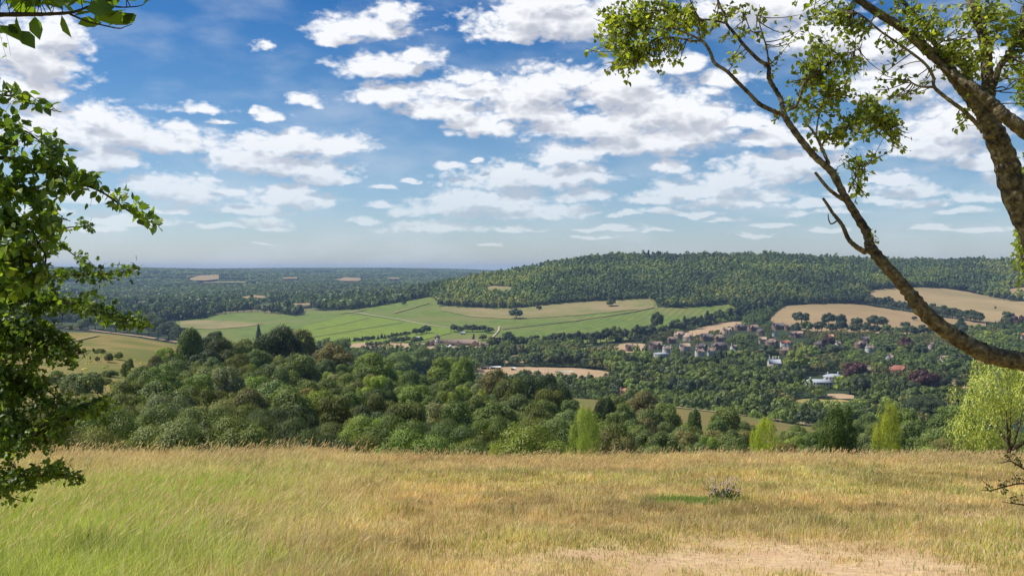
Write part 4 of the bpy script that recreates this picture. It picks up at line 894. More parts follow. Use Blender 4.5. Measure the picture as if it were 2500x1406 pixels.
# valley-floor trees between the named ones
FIELDS_V = [[(1425,862),(1425,846),(1530,834),(1578,838),(1578,858),(1500,866)], [(1200,886),(1200,868),(1300,866),(1300,886)], [(1650,826),(1700,800),(1815,782),(1815,803),(1700,824)], [(1160,930),(1160,894),(1400,896),(1525,912),(1520,928),(1440,946)],
 [(1935,1018),(1935,974),(2110,974),(2170,986),(2165,1014)], [(2015,975),(2015,960),(2090,960),(2090,976)], [(2316,952),(2316,924),(2425,924),(2425,950)], [(2275,984),(2275,960),(2420,956),(2420,984)], [(840,868),(840,833),(1250,800),(1250,838),(1180,850),(1000,866)],
 [(1878,816),(1878,776),(1920,744),(2110,742),(2430,786),(2430,815),(2300,820)], [(2105,724),(2160,703),(2300,702),(2600,738),(2600,800),(2400,790)], [(1960,945),(1960,915),(2060,910),(2075,940)]]
HSPOT = []
def ok_valley(px, y, py, x):
    top = lin([(-200,700),(900,862),(1180,858),(1300,852),(1480,838),(1620,820),(1760,786),(1790,764),(1800,763),(1885,752),(1930,745),(3000,745)], px)
    m = (py > top) & (py < 1060)
    for p in FIELDS_V: m &= ~in_poly(px, py, p)
    for (hx, hy, hw) in HSPOT: m &= ~((np.abs(px-hx) < hw*.62+4) & (py > hy-3) & (py < hy+21))
    return m
HOUSES = [ # column, base row, width, kind, turn, label
 (1600,852,30,'brown',0,'long reddish-brown roofed house behind the sports field trees'),(1630,862,22,'white',.3,'white house with two chimneys on the village edge toward the vineyard'),(1614,871,34,'whitelow',0,'low white building in front of the white house on the village edge'),
 (1660,826,26,'tan',.2,'tan-roofed house highest beside the orange lane field'),(1680,832,26,'tan',-.2,'tan-roofed house just below the highest one by the lane field'),(1672,856,24,'pink',0,'pinkish house standing alone between the white houses'),
 (1712,856,24,'dark',.4,'dark-roofed gabled house beside the long terrace'),(1756,854,36,'dark',0,'long dark-roofed terrace in the village middle'),(1738,868,22,'white',-.3,'white gabled house in front of the long terrace'),(1708,870,20,'white',.2,'small white house below the dark gabled house'),
 (1725,832,30,'dark',.1,'wide dark-roofed house above the terrace'),(1758,834,26,'brown',-.2,'brown-roofed house beside the yellow-green tree'),(1792,858,16,'white',.4,'white gable end next to the terrace end'),(1798,874,13,'white',0,'tiny white cottage below the terrace end'),
 (1891,820,13,'white',1.2,'white pointed gable amid the upper village gardens'),(1917,848,22,'red',0,'red-roofed white-walled house among big dark trees'),(1917,866,24,'brown',.1,'brown-roofed house just under the red-roofed one'),(1938,824,20,'brown',-.3,'brown-roofed house above the red-roofed one'),
 (1953,823,18,'tan',.2,'tan-roofed house next to the golden field trees'),(1884,845,26,'brown',.2,'brown-roofed house between the yellow-green tree and the red roof'),(1862,838,18,'tan',-.4,'tan-roofed cottage beside the yellow-green tree'),(1808,806,28,'dark',0,'dark-roofed house at the end of the orange lane field'),
 (1838,808,24,'brown',.2,'brown-roofed house in the top row of the village'),(1856,818,18,'dark',-.2,'small dark-roofed house under the top row'),(1900,804,28,'dark',.1,'wide dark-roofed house touching the golden field'),(1925,806,18,'brown',-.1,'small brown-roofed house touching the golden field'),
 (2100,850,24,'brown',.3,'brown gabled house above the white one in the middle gardens'),(2112,838,20,'dark',-.2,'dark-roofed house highest in the middle gardens'),(2124,860,20,'white',.3,'white house with tall chimneys in the middle gardens'),(2172,884,24,'darkwhite',.8,'white-gabled house with steep brown roof near the copper beech'),
 (2193,916,42,'darkred',0,'large house with long dark red roof behind the biggest copper beech'),(2274,852,16,'pink',.9,'small pink gabled house below the bough'),(2029,831,10,'orange',0,'orange-roofed cottage in front of the golden field trees'),(2046,850,11,'white',.3,'tiny white cottage by the copper beech'),
 (2305,887,17,'pink',-.2,'pinkish-roofed cottage under the bough'),(2396,898,26,'darkred',.1,'dark red roofed house just under the bough tip'),(2115,917,18,'brown',0,'brown-roofed house between the copper beech and the dark red house'),(2378,876,9,'white',.2,'tiny white shed among the trees under the bough'),
 (2000,850,22,'dark',.1,'dark-roofed house behind the purple tree'),(2497,828,13,'orange',.1,'orange-roofed cottage beyond the bright green tree'),(1537,858,18,'dark',.2,'dark cottage at the end of the orange paddock'),(1524,974,20,'barn',.15,'orange-red barn gable behind the dark tree by the ride'),
 (1890,903,36,'chimney',0,'pale country house with a row of tall chimneys above the trees'),(1775,815,20,'tan',.1,'tan-roofed cottage beside the lane field end'),(1640,838,20,'brown',-.1,'brown-roofed cottage below the lane field start')]
for h in HOUSES: HSPOT.append((h[0], h[1], h[2]))
HSPOT.append((1108, 845, 160)); HSPOT.append((2010, 940, 100)); 
vall = scat((780, 2950), (690, 2050), 12, ok_valley, 12.5, cols=[(.045,.068,.025),(.036,.054,.023),(.060,.085,.028),(.078,.108,.033),(.030,.045,.022),(.070,.075,.035)], kinds=('round', 'round', 'tall', 'yew', 'shrub', 'cone'), seed=21)
def low_gardens(v):
    px, py = proj(v[0], v[1], v[2]); k = .74 if 1560 < px < 2360 and 796 < py < 900 else 1.0
    if 1560 < px < 1960 and 800 < py < 885 and rng.random() < .10: return None
    return (v[0], v[1], v[2], v[3]*(k+.1 if k < 1 else 1), min(v[4], 17)*k, v[5], v[6])
vall = [q for q in (low_gardens(v) for v in vall if v[6] != 'cone' or rng.random() < .5) if q]
mass('valley_woodland', 'mixed trees and garden greenery filling the valley floor around the village', vall, 420, .185)
def scrub_items():
    out = []
    for t in rest: out.append((t['x'], t['Y'], t['z'], t['W'], t['H'], np.array(KINDS[t['kind']][0]), KINDS[t['kind']][1] if KINDS[t['kind']][1] in ('round', 'yew', 'tall', 'shrub', 'ragged', 'cone') else 'round'))
    def ok(px, y, py, x):
        b = py; return (b-3.2*FOC/y*.8 > lin(OUTL, px)) | ((px < 640) & (px > 300) & (y < 240) & (b > 960))
    out += scat((-250, 2750), (66, 400), 5.0, ok, 3.0, grow=2.0, cols=[(.05,.065,.022),(.07,.085,.03),(.045,.055,.02),(.085,.10,.045)], kinds=('shrub', 'yew'), seed=31)
    return out
mass('undergrowth', 'tangled bushes filling the gaps between the trees of the near slope', scrub_items(), 1100, .085, 'bushes')
# tufts dotting the open spur
tf = [(a, b, c, w, w*.7, col, 'shrub') for (a, b, c, w, h, col, k) in scat((-100, 430), (150, 430), 7, lambda px, y, py, x: (fbm(x/20, y/20, 2, 5) > .5) & (py < 1000) & (py > 858), 1.6, cols=[(.14,.15,.045),(.10,.12,.035),(.17,.17,.06)], seed=41)]
tf += [(a, b, c, w, w*.7, col, 'shrub') for (a, b, c, w, h, col, k) in scat((1380, 2000), (260, 440), 6, lambda px, y, py, x: (fbm(x/20, y/20, 2, 5) > .5) & (py > lin([(1380,985),(1600,1005),(1800,1030),(2000,1058)], px)), 1.8, cols=[(.14,.16,.04),(.10,.13,.035)], seed=42)]
mass('spur_scrub', 'low tufts and seedlings dotted over the open grassy slopes', tf, 60, .4, 'scrub')
#PART2
# ---------------------------------------------------------------- houses of the village
def wallmat(n, c): return mat_noise(n, tuple(v*.85 for v in c), c, .6, rough=.9)
W_WHITE = wallmat('white_render', (.52, .50, .45)); W_BRICK = wallmat('red_brick', (.24, .155, .115)); W_TAN = wallmat('pale_brick', (.46, .36, .26)); W_PINK = wallmat('pink_render', (.55, .40, .34)); W_STONE = wallmat('cream_stone', (.55, .50, .40))
R_BROWN = mat_noise('brown_tiles', (.19, .135, .105), (.29, .21, .165), .9); R_DARK = mat_noise('dark_tiles', (.10, .085, .085), (.17, .14, .13), .9); R_RED = mat_noise('red_tiles', (.26, .105, .07), (.36, .15, .10), .9)
R_TAN = mat_noise('pale_tiles', (.34, .24, .17), (.42, .30, .22), .9); R_GREY = mat_noise('pale_lead_roof', (.32, .345, .37), (.40, .42, .45), .8); R_ORANGE = mat_noise('orange_tiles', (.48, .22, .11), (.58, .29, .16), .9)
M_PANE = mat_noise('dark_window_glass', (.03, .035, .045), (.05, .06, .07), 2, rough=.15); M_WHITEP = mat_plain('white_paint', (.75, .75, .73)); M_CANVAS = mat_plain('white_canvas', (.80, .80, .78))
def gable(mb, cx, cy, z0, L_, D, hw, hr, axis='x', over=.4, hip=0.0):
    """roof over a rectangle; slabs with thickness"""
    l, d = L_/2+over, D/2+over; zt = z0+hw; th = .35
    for dz in (0,):
        v = [(-l, -d, 0), (l, -d, 0), (l, d, 0), (-l, d, 0), (-l+hip, 0, hr), (l-hip, 0, hr)]
        v += [(a, b, c-th) for a, b, c in v]
        v = np.array(v, float)
        if axis == 'y': v = v[:, [1, 0, 2]]*np.array([-1, 1, 1])
        v += np.array([cx, cy, zt])
        mb.add(v, [[(0, 1, 5, 4), (2, 3, 4, 5), (6, 10, 11, 7), (8, 11, 10, 9), (0, 6, 7, 1), (2, 8, 9, 3)], [(1, 2, 5), (3, 0, 4)] if hip > 0 else [(1, 2, 5), (3, 0, 4)][:0], [(1, 5, 11, 7), (2, 8, 11, 5), (0, 6, 10, 4), (3, 4, 10, 9)] if hip == 0 else [(1, 7, 8, 2), (3, 9, 6, 0)]])
def gwall(mb, cx, cy, z0, L_, D, hw, hr, axis='x', gab=True, deep=3.0):
    l, d = L_/2, D/2
    v = [(-l, -d, -deep), (l, -d, -deep), (l, d, -deep), (-l, d, -deep), (-l, -d, hw), (l, -d, hw), (l, d, hw), (-l, d, hw), (-l, 0, hw+(hr*.93 if gab else 0)), (l, 0, hw+(hr*.93 if gab else 0))]
    v = np.array(v, float)
    if axis == 'y': v = v[:, [1, 0, 2]]*np.array([-1, 1, 1])
    v += np.array([cx, cy, z0])
    mb.add(v, [[(0, 1, 5, 4), (2, 3, 7, 6)], [(1, 2, 6, 9, 5), (3, 0, 4, 8, 7)]])
HK = {'brown': (W_BRICK, R_BROWN), 'white': (W_WHITE, R_BROWN), 'whitelow': (W_WHITE, R_GREY), 'tan': (W_TAN, R_TAN), 'pink': (W_PINK, R_TAN), 'dark': (W_BRICK, R_DARK), 'red': (W_WHITE, R_RED), 'darkwhite': (W_WHITE, R_BROWN), 'darkred': (W_BRICK, R_RED), 'orange': (W_TAN, R_ORANGE), 'barn': (W_BRICK, R_ORANGE), 'chimney': (W_STONE, R_GREY)}
rh = random.Random(17)
for (hx, hy, hw_, kind, turn, lab) in HOUSES:
    Yh = float(ground_Y(hx, hy, 640.)[0]); x = (hx-CX)/FOC*Yh; z = float(height(x, Yh)); w = hw_/FOC*Yh; D = max(6.5, min(w*.62, 9.5)); fh = 5.4 if kind != 'whitelow' else 3.4
    hr = D*.5 if kind != 'whitelow' else 1.6
    if kind == 'chimney': fh = 7; w *= .8
    root = empty('country_house' if kind == 'chimney' else 'barn' if kind == 'barn' else 'house', (x, Yh, z+ .8)); root.rotation_euler = (0, 0, turn)
    wm, rm = HK[kind]; mb = MB(); gwall(mb, 0, 0, 0, w, D, fh, hr, 'x', True)
    wing = w > 9 and kind in ('brown', 'white', 'dark', 'darkwhite', 'darkred', 'red', 'tan')
    sx = w*rh.choice([-.25, .25])
    if wing: gwall(mb, sx, -D*.42, 0, D*.75, w*.34, fh-.15, hr*.8, 'y', True)
    add_obj('wall', mb.mesh('wall', [wm]), root)
    mb = MB(); gable(mb, 0, 0, 0, w, D, fh, hr, hip=(D*.45 if rh.random() < .4 and w > 11 else 0))
    if wing: gable(mb, sx, -D*.42, 0, D*.75, w*.34, fh-.15, hr*.8, 'y')
    roof = add_obj('roof', mb.mesh('roof', [rm]), root)
    for k in range(1 if w < 9 else 2 if kind != 'chimney' else 5):
        mb = MB(); cxx = w*((-.38, .40, -.1, .15, .0)[k]); chh = 1.5 if kind != 'chimney' else 3.0
        mb.box((cxx, .2, fh+hr+chh/2-.9), (1.0, .8, chh+1.6)); add_obj('chimney', mb.mesh('chimney', [wm if kind in ('white', 'chimney') else W_BRICK]), roof)
    nwin = max(1, int(w/3.4)); front = -D/2-.05
    for k in range(nwin):
        xx = (k+.5)/nwin*w-w/2
        if wing and abs(xx-sx) < w*.2+.6: continue
        for zz in ((1.3, 3.9) if fh > 4 else (1.6,)):
            mb = MB(); mb.box((xx, front, zz), (1.35, .12, 1.25)); f = add_obj('window', mb.mesh('window', [M_WHITEP]), root)
            mb = MB(); mb.box((xx, front-.07, zz), (1.05, .05, .95)); add_obj('pane', mb.mesh('pane', [M_PANE]), f)
    tag(root, lab, 'barn' if kind == 'barn' else 'house', 'houses of the village' if kind != 'barn' else None)

def at(px, py, Ymin=900.):
    p = gpt(px, py, Ymin); return p
# ---- winery: long ranges of brown roofs, a square cream tower with a pyramid roof
wp = at(1103, 846, 1300.); S = wp[1]/FOC
wr = empty('winery', wp+np.array([0, 0, .5]))
mb = MB()
parts_w = [(8*S, 6*S, 108*S, 17*S, 7*S, 9.5*S, 'x'), (-56*S, 2*S, 30*S, 18*S, 6.5*S, 9*S, 'y'), (-10*S, -4*S, 24*S, 20*S, 6.5*S, 9*S, 'y'), (16*S, -5*S, 22*S, 18*S, 6*S, 9*S, 'y'), (57*S, -3*S, 28*S, 19*S, 6*S, 9*S, 'y'), (82*S, 8*S, 22*S, 12*S, 4*S, 5*S, 'x')]
for (cx_, cy_, l_, d_, hw_, hr_, ax) in parts_w: gwall(mb, cx_, cy_, 0, l_, d_, hw_, hr_, ax)
add_obj('wall', mb.mesh('wall', [W_TAN]), wr)
mb = MB()
for (cx_, cy_, l_, d_, hw_, hr_, ax) in parts_w: gable(mb, cx_, cy_, 0, l_, d_, hw_, hr_, ax, over=.8)
add_obj('roof', mb.mesh('roof', [R_BROWN]), wr)
mb = MB(); mb.box((-35*S, -6*S, 9*S), (11*S, 11*S, 24*S)); tw = add_obj('tower', mb.mesh('tower', [W_STONE]), wr)
mb = MB(); q = 7.2*S; zt = 21*S; mb.add([(-35*S-q, -6*S-q, zt), (-35*S+q, -6*S-q, zt), (-35*S+q, -6*S+q, zt), (-35*S-q, -6*S+q, zt), (-35*S, -6*S, zt+10*S)], [[(0, 1, 4), (1, 2, 4), (2, 3, 4), (3, 0, 4)], [(3, 2, 1, 0)]])
add_obj('tower_roof', mb.mesh('tower_roof', [R_DARK]), tw)
for (xx, zz) in ((-37.3*S, 17*S), (-32.7*S, 17*S), (-37.3*S, 11*S), (-32.7*S, 11*S)):
    mb = MB(); mb.box((xx, -11.6*S, zz), (2.2*S, .2, 3*S)); add_obj('window', mb.mesh('window', [M_PANE]), tw)
for k in range(12):
    xx = (-24+k*7.5)*S
    mb = MB(); mb.box((xx, -2.6*S if not (abs(xx+10*S) < 13*S or abs(xx-16*S) < 12*S) else -16.4*S, 3.2*S), (2.6*S, .3, 2.6*S)); add_obj('window', mb.mesh('window', [M_PANE]), wr)
tag(wr, 'long brown-roofed winery with gabled wings and a square cream tower', 'winery')
# marquee
mp_ = at(1088, 850, 1250.); mq = empty('marquee', mp_); mb = MB()
for k in (-1, 0, 1):
    x0 = k*6.5; mb.add([(x0-3.2, -3, 2.4), (x0+3.2, -3, 2.4), (x0+3.2, 3, 2.4), (x0-3.2, 3, 2.4), (x0, 0, 5.2)], [[(0, 1, 4), (1, 2, 4), (2, 3, 4), (3, 0, 4)]])
add_obj('canopy', mb.mesh('canopy', [M_CANVAS]), mq)
for k in range(4):
    for s_ in (-2.9, 2.9): mb = MB(); mb.tube([((k-1.5)*6.5, s_, 0), ((k-1.5)*6.5, s_, 2.5)], .12, 6); add_obj('pole', mb.mesh('pole', [M_WHITEP]), mq)
tag(mq, 'white peaked marquee in front of the winery tower', 'marquee')
# sheds behind the winery
for (px, py, w, lab) in [(1128, 817, 14, 'long white roofed store shed behind the winery'), (1205, 829, 22, 'brown shed at the far end of the winery yard'), (1020, 828, 9, 'small white roofed shed between the parking trees and the winery')]:
    p = at(px, py, 1250.); s_ = p[1]/FOC; r = empty('shed', p); mb = MB(); gwall(mb, 0, 0, .3, w*s_, 7, 3, 1.3); add_obj('wall', mb.mesh('wall', [W_TAN]), r)
    mb = MB(); gable(mb, 0, 0, .3, w*s_, 7, 3, 1.3); add_obj('roof', mb.mesh('roof', [R_GREY if 'white' in lab else R_BROWN]), r)
    mb = MB(); mb.box((0, -3.56, 1.5), (2.6, .12, 2.6)); add_obj('door', mb.mesh('door', [M_PANE]), r); tag(r, lab, 'shed')
# white mansion: two long ranges under pale hipped roofs
for (px, py, w, turn, lab) in [(1998, 948, 62, -.14, 'long white wing of the mansion with a pale grey hipped roof'), (2034, 934, 42, -.1, 'shorter white block of the mansion behind the long wing')]:
    p = at(px, py, 640.); s_ = p[1]/FOC; W_ = w*s_; r = empty('mansion', p+np.array([0, 0, .4])); r.rotation_euler = (0, 0, turn)
    mb = MB(); gwall(mb, 0, 0, 0, W_, 10, 6, 0, 'x', False); add_obj('wall', mb.mesh('wall', [W_WHITE]), r)
    mb = MB(); gable(mb, 0, 0, 0, W_, 10, 6, 2.6, 'x', .7, hip=4.5); rf_ = add_obj('roof', mb.mesh('roof', [R_GREY]), r)
    for xx in (-.3, .28): mb = MB(); mb.box((W_*xx, 0, 9.0), (1.4, 1.0, 2.6)); add_obj('chimney', mb.mesh('chimney', [W_WHITE]), rf_)
    for k in range(int(W_/3)):
        for zz in (1.7, 4.5):
            mb = MB(); mb.box(((k+.5)/int(W_/3)*W_-W_/2, -5.06, zz), (1.1, .1, 1.6)); add_obj('window', mb.mesh('window', [M_PANE]), r)
    tag(r, lab, 'mansion', 'blocks of the white mansion')
# church spire on the ridge
Ysp = 3060.; xs_ = (1617-CX)/FOC*Ysp; zs = float(height(xs_, Ysp)); ch = empty('church', (xs_, Ysp, zs))
ztop = CAMZ-(614-HZ)/FOC*Ysp-zs
mb = MB(); mb.box((0, 0, ztop*.28), (6, 6, ztop*.56)); mb.box((12, 0, 5), (20, 9, 10)); add_obj('wall', mb.mesh('wall', [W_STONE]), ch)
mb = MB(); b0 = ztop*.56; mb.tube([(0, 0, b0), (0, 0, b0+.4), (0, 0, b0+(ztop-b0)*.5), (0, 0, ztop)], [3.5, 3.1, 1.6, .15], 8); add_obj('spire', mb.mesh('spire', [R_DARK]), ch)
mb = MB(); gable(mb, 12, 0, 0, 20, 9, 10, 5); add_obj('roof', mb.mesh('roof', [R_DARK]), ch)
tag(ch, 'thin dark church spire rising above the trees of the wooded ridge', 'church')

# vehicles on the parking ground and at the sports field
CARC = {'white': (.7, .7, .7), 'silver': (.45, .46, .48), 'dark': (.04, .045, .055), 'red': (.32, .04, .03), 'blue': (.05, .10, .25)}
M_TYRE = mat_plain('tyre_rubber', (.02, .02, .02)); CARM = {k: mat_noise('car_paint_'+k, v, tuple(x*.92 for x in v), 1, rough=.3) for k, v in CARC.items()}
def car_meshes(c):
    mb = MB(); prof = [(-2.1, .35), (-2.15, .8), (-1.9, .95), (1.0, 1.0), (2.0, .85), (2.1, .35)]; v = [(x, s_*.88, z) for s_ in (-1, 1) for x, z in prof]
    mb.add(v, [[(i, (i+1) % 6, 6+(i+1) % 6, 6+i) for i in range(6)], [tuple(range(6)), tuple(range(11, 5, -1))]])
    body = mb.mesh('body', [CARM[c]])
    mb = MB(); prof = [(-1.8, .96), (-1.3, 1.42), (.2, 1.46), (1.1, 1.0)]; v = [(x, s_*.76, z) for s_ in (-1, 1) for x, z in prof]
    mb.add(v, [[(i, (i+1) % 4, 4+(i+1) % 4, 4+i) for i in range(4)]+[(0, 1, 2, 3), (7, 6, 5, 4)]]); cab = mb.mesh('window', [M_PANE])
    mb = MB(); th = np.linspace(0, 2*math.pi, 13)[:-1]; v = [(math.cos(t)*.33, y, math.sin(t)*.33+.33) for y in (-.1, .1) for t in th]
    mb.add(v, [[(i, (i+1) % 12, 12+(i+1) % 12, 12+i) for i in range(12)], [tuple(range(12)), tuple(range(23, 11, -1))]]); wh = mb.mesh('wheel', [M_TYRE]); return body, cab, wh
CM = {k: car_meshes(k) for k in CARC}
def car(px, py, c, rz, lab, Ymin=1150.):
    p = at(px, py, Ymin); Z = p[2]+p[1]*.0014; r = empty('parked_car', (p[0], p[1], Z)); r.rotation_euler = (0, 0, rz); b, cb, wh = CM[c]
    add_obj('body', b, r); add_obj('window', cb, r)
    for x in (-1.3, 1.3):
        for y in (-.8, .8): add_obj('wheel', wh, r, (x, y, 0))
    tag(r, lab, 'car', 'cars on the winery parking ground')
for px, py, c, rz, lab in [(905, 848, 'white', .2, 'white car at the wooded end of the parking ground'), (930, 849, 'silver', .1, 'silver car under the first parking trees'), (946, 848, 'white', -.1, 'white car next to the silver one under the parking trees'), (957, 847, 'white', .1, 'white car in the open gap between the parking trees'),
 (978, 848, 'silver', 0, 'silver car alone mid parking ground'), (1003, 845, 'blue', .2, 'blue car behind the middle parking trees'), (1022, 852, 'white', 1.2, 'white car nose-on beside the middle parking trees'), (1040, 850, 'white', .1, 'white car toward the winery tower'), (1052, 849, 'silver', -.2, 'silver car next to the white one before the tower'),
 (1066, 852, 'dark', .1, 'dark car parked before the marquee'), (1112, 849, 'white', .1, 'white car between marquee and the tall dark conifer'), (1130, 848, 'silver', .0, 'silver car by the winery front gable')]: car(px, py, c, rz, lab)
# huts, cover and lorry by the sports field
def hut(px, py, w, h, roofm, wallm, name, lab, cat, gr=None, turn=0):
    p = at(px, py, 700.); s_ = p[1]/FOC; r = empty(name, p+np.array([0, 0, p[1]*.0006])); r.rotation_euler = (0, 0, turn); W_ = w*s_
    mb = MB(); gwall(mb, 0, 0, 0, W_, 4, h, .7, 'x', True, .5); add_obj('wall', mb.mesh('wall', [wallm]), r); mb = MB(); gable(mb, 0, 0, 0, W_, 4, h, .75); add_obj('roof', mb.mesh('roof', [roofm]), r)
    mb = MB(); mb.box((W_*.3, -2.06, 1.0), (1.2, .1, 2.0)); add_obj('door', mb.mesh('door', [M_WHITEP]), r); tag(r, lab, cat, gr)
M_DARKW = mat_plain('dark_boards', (.035, .035, .035)); M_PALEG = mat_plain('pale_green_sheet', (.42, .52, .45))
hut(1184, 902, 20, 2.2, R_DARK, M_DARKW, 'pavilion_hut', 'dark low hut with a dark roof at the sports field corner', 'hut'); hut(1210, 902, 25, 2.4, M_CANVAS, M_DARKW, 'pavilion_hut', 'dark long hut with a white roof at the sports field corner', 'hut')
hut(1253, 904, 10, 2.0, M_CANVAS, M_DARKW, 'pavilion_hut', 'small dark hut standing apart on the sports field edge', 'hut')
p = at(1377, 909, 700.); r = empty('pitch_cover', p+np.array([0, 0, p[1]*.0006])); mb = MB(); s_ = p[1]/FOC; W_ = 44*s_
th = np.linspace(0, math.pi, 9); v = [(x, math.cos(t)*1.4, math.sin(t)*.9) for x in (-W_/2, W_/2) for t in th]; mb.add(v, [[(i, i+1, 10+i, 9+i) for i in range(8)], [tuple(range(9)), tuple(range(17, 8, -1))]]); add_obj('sheet', mb.mesh('sheet', [M_PALEG], True), r)
for xx in (-.5, .5): mb = MB(); mb.box((xx*W_, 0, .2), (.4, 3.1, .4)); add_obj('wheel_frame', mb.mesh('wheel_frame', [M_DARKW]), r)
tag(r, 'long pale green roll cover lying on the parched sports field', 'pitch cover')
for (px, py, h_, lab) in [(1089, 893, 26, 'tall white lamp post among the trees in front of the winery'), (1232, 893, 26, 'tall white lamp post behind the small orange paddock')]:
    p = at(px, py, 800.); s_ = p[1]/FOC; r = empty('lamp_post', p); mb = MB(); mb.tube([(0, 0, 0), (0, 0, h_*s_)], [.16, .09], 8); add_obj('pole', mb.mesh('pole', [M_WHITEP]), r); mb = MB(); mb.box((0, 0, h_*s_), (1.6, .5, .3)); add_obj('lamp_head', mb.mesh('lamp_head', [M_WHITEP]), r); tag(r, lab, 'lamp post')

# ---- two walkers on the crest path
def person(px, py, rz, top, legs, lab):
    p = gpt(px, py, 200.); root = empty('person', (p[0], p[1], p[2]+p[1]*.0008)); root.rotation_euler = (0, 0, rz)
    me = bpy.data.meshes.new('body'); J = {'pel': (0, 0, .92, .14), 'sp': (0, 0, 1.18, .15), 'ch': (0, 0, 1.36, .16), 'nk': (0, .01, 1.49, .065), 'hd': (0, .02, 1.62, .105), 'tp': (0, .02, 1.70, .06),
      'ls': (-.19, 0, 1.38, .07), 'le': (-.25, .03, 1.12, .05), 'lh': (-.24, .14, .90, .035), 'rs': (.19, 0, 1.38, .07), 're': (.25, -.04, 1.12, .05), 'rh': (.24, .02, .88, .035),
      'lk': (-.10, .10, .50, .075), 'la': (-.10, .16, .09, .05), 'lt': (-.10, .30, .04, .04), 'rk': (.10, -.02, .50, .075), 'ra': (.10, -.22, .11, .05), 'rt': (.10, -.10, .04, .04), 'lp': (-.09, .01, .86, .11), 'rp': (.09, -.01, .86, .11)}
    E = [('pel', 'sp'), ('sp', 'ch'), ('ch', 'nk'), ('nk', 'hd'), ('hd', 'tp'), ('ch', 'ls'), ('ls', 'le'), ('le', 'lh'), ('ch', 'rs'), ('rs', 're'), ('re', 'rh'), ('pel', 'lp'), ('lp', 'lk'), ('lk', 'la'), ('la', 'lt'), ('pel', 'rp'), ('rp', 'rk'), ('rk', 'ra'), ('ra', 'rt')]
    names = list(J); me.from_pydata([J[k][:3] for k in names], [(names.index(a), names.index(b)) for a, b in E], []); o = add_obj('body', me, root)
    md = o.modifiers.new('skin', 'SKIN'); md2 = o.modifiers.new('sub', 'SUBSURF'); md2.levels = md2.render_levels = 1
    for i, k in enumerate(names): me.skin_vertices[0].data[i].radius = (J[k][3],)*2
    me.skin_vertices[0].data[0].use_root = True
    m, nt, out = nodemat('walker_'+lab[:5].strip()); L = nt.links; tc = nd(nt, 'ShaderNodeTexCoord'); sp = nd(nt, 'ShaderNodeSeparateXYZ'); L.new(tc.outputs['Object'], sp.inputs[0])
    cr = nd(nt, 'ShaderNodeValToRGB'); cr.color_ramp.interpolation = 'CONSTANT'; L.new(sp.outputs[2], cr.inputs[0]); cr.color_ramp.elements[0].color = (*legs, 1); cr.color_ramp.elements[1].position = 1.0; cr.color_ramp.elements[1].color = (*top, 1)
    mr = nd(nt, 'ShaderNodeMath', operation='DIVIDE'); mr.inputs[1].default_value = 1.8; L.new(sp.outputs[2], mr.inputs[0]); L.new(mr.outputs[0], cr.inputs[0]); cr.color_ramp.elements[1].position = .52
    e = cr.color_ramp.elements.new(.84); e.color = (.45, .28, .2, 1); b = nd(nt, 'ShaderNodeBsdfPrincipled'); b.inputs['Roughness'].default_value = .8; L.new(cr.outputs[0], b.inputs['Base Color']); L.new(b.outputs[0], out.inputs[0]); me.materials.append(m)
    mb = MB(); th = np.linspace(0, 2*math.pi, 11)[:-1]; mb.add([(math.cos(t)*r_, .0+math.sin(t)*r_*1.1, z) for z, r_ in ((1.62, .112), (1.68, .108), (1.74, .07)) for t in th]+[(0, 0, 1.77)], [[(i+k*10, (i+1) % 10+k*10, (i+1) % 10+k*10+10, i+k*10+10) for k in range(2) for i in range(10)], [(20+i, 20+(i+1) % 10, 30) for i in range(10)]])
    add_obj('hair', mb.mesh('hair', [mat_plain('hair', (.05, .03, .02))], True), root); root.scale = (.9,)*3
    tag(root, lab, 'person')
person(275, 812, 1.2, (.7, .72, .75), (.10, .12, .2), 'walker in a white top strolling along the crest footpath')
person(240, 808, -1.4, (.05, .05, .06), (.04, .04, .05), 'walker in dark clothes on the crest footpath before the hedge')

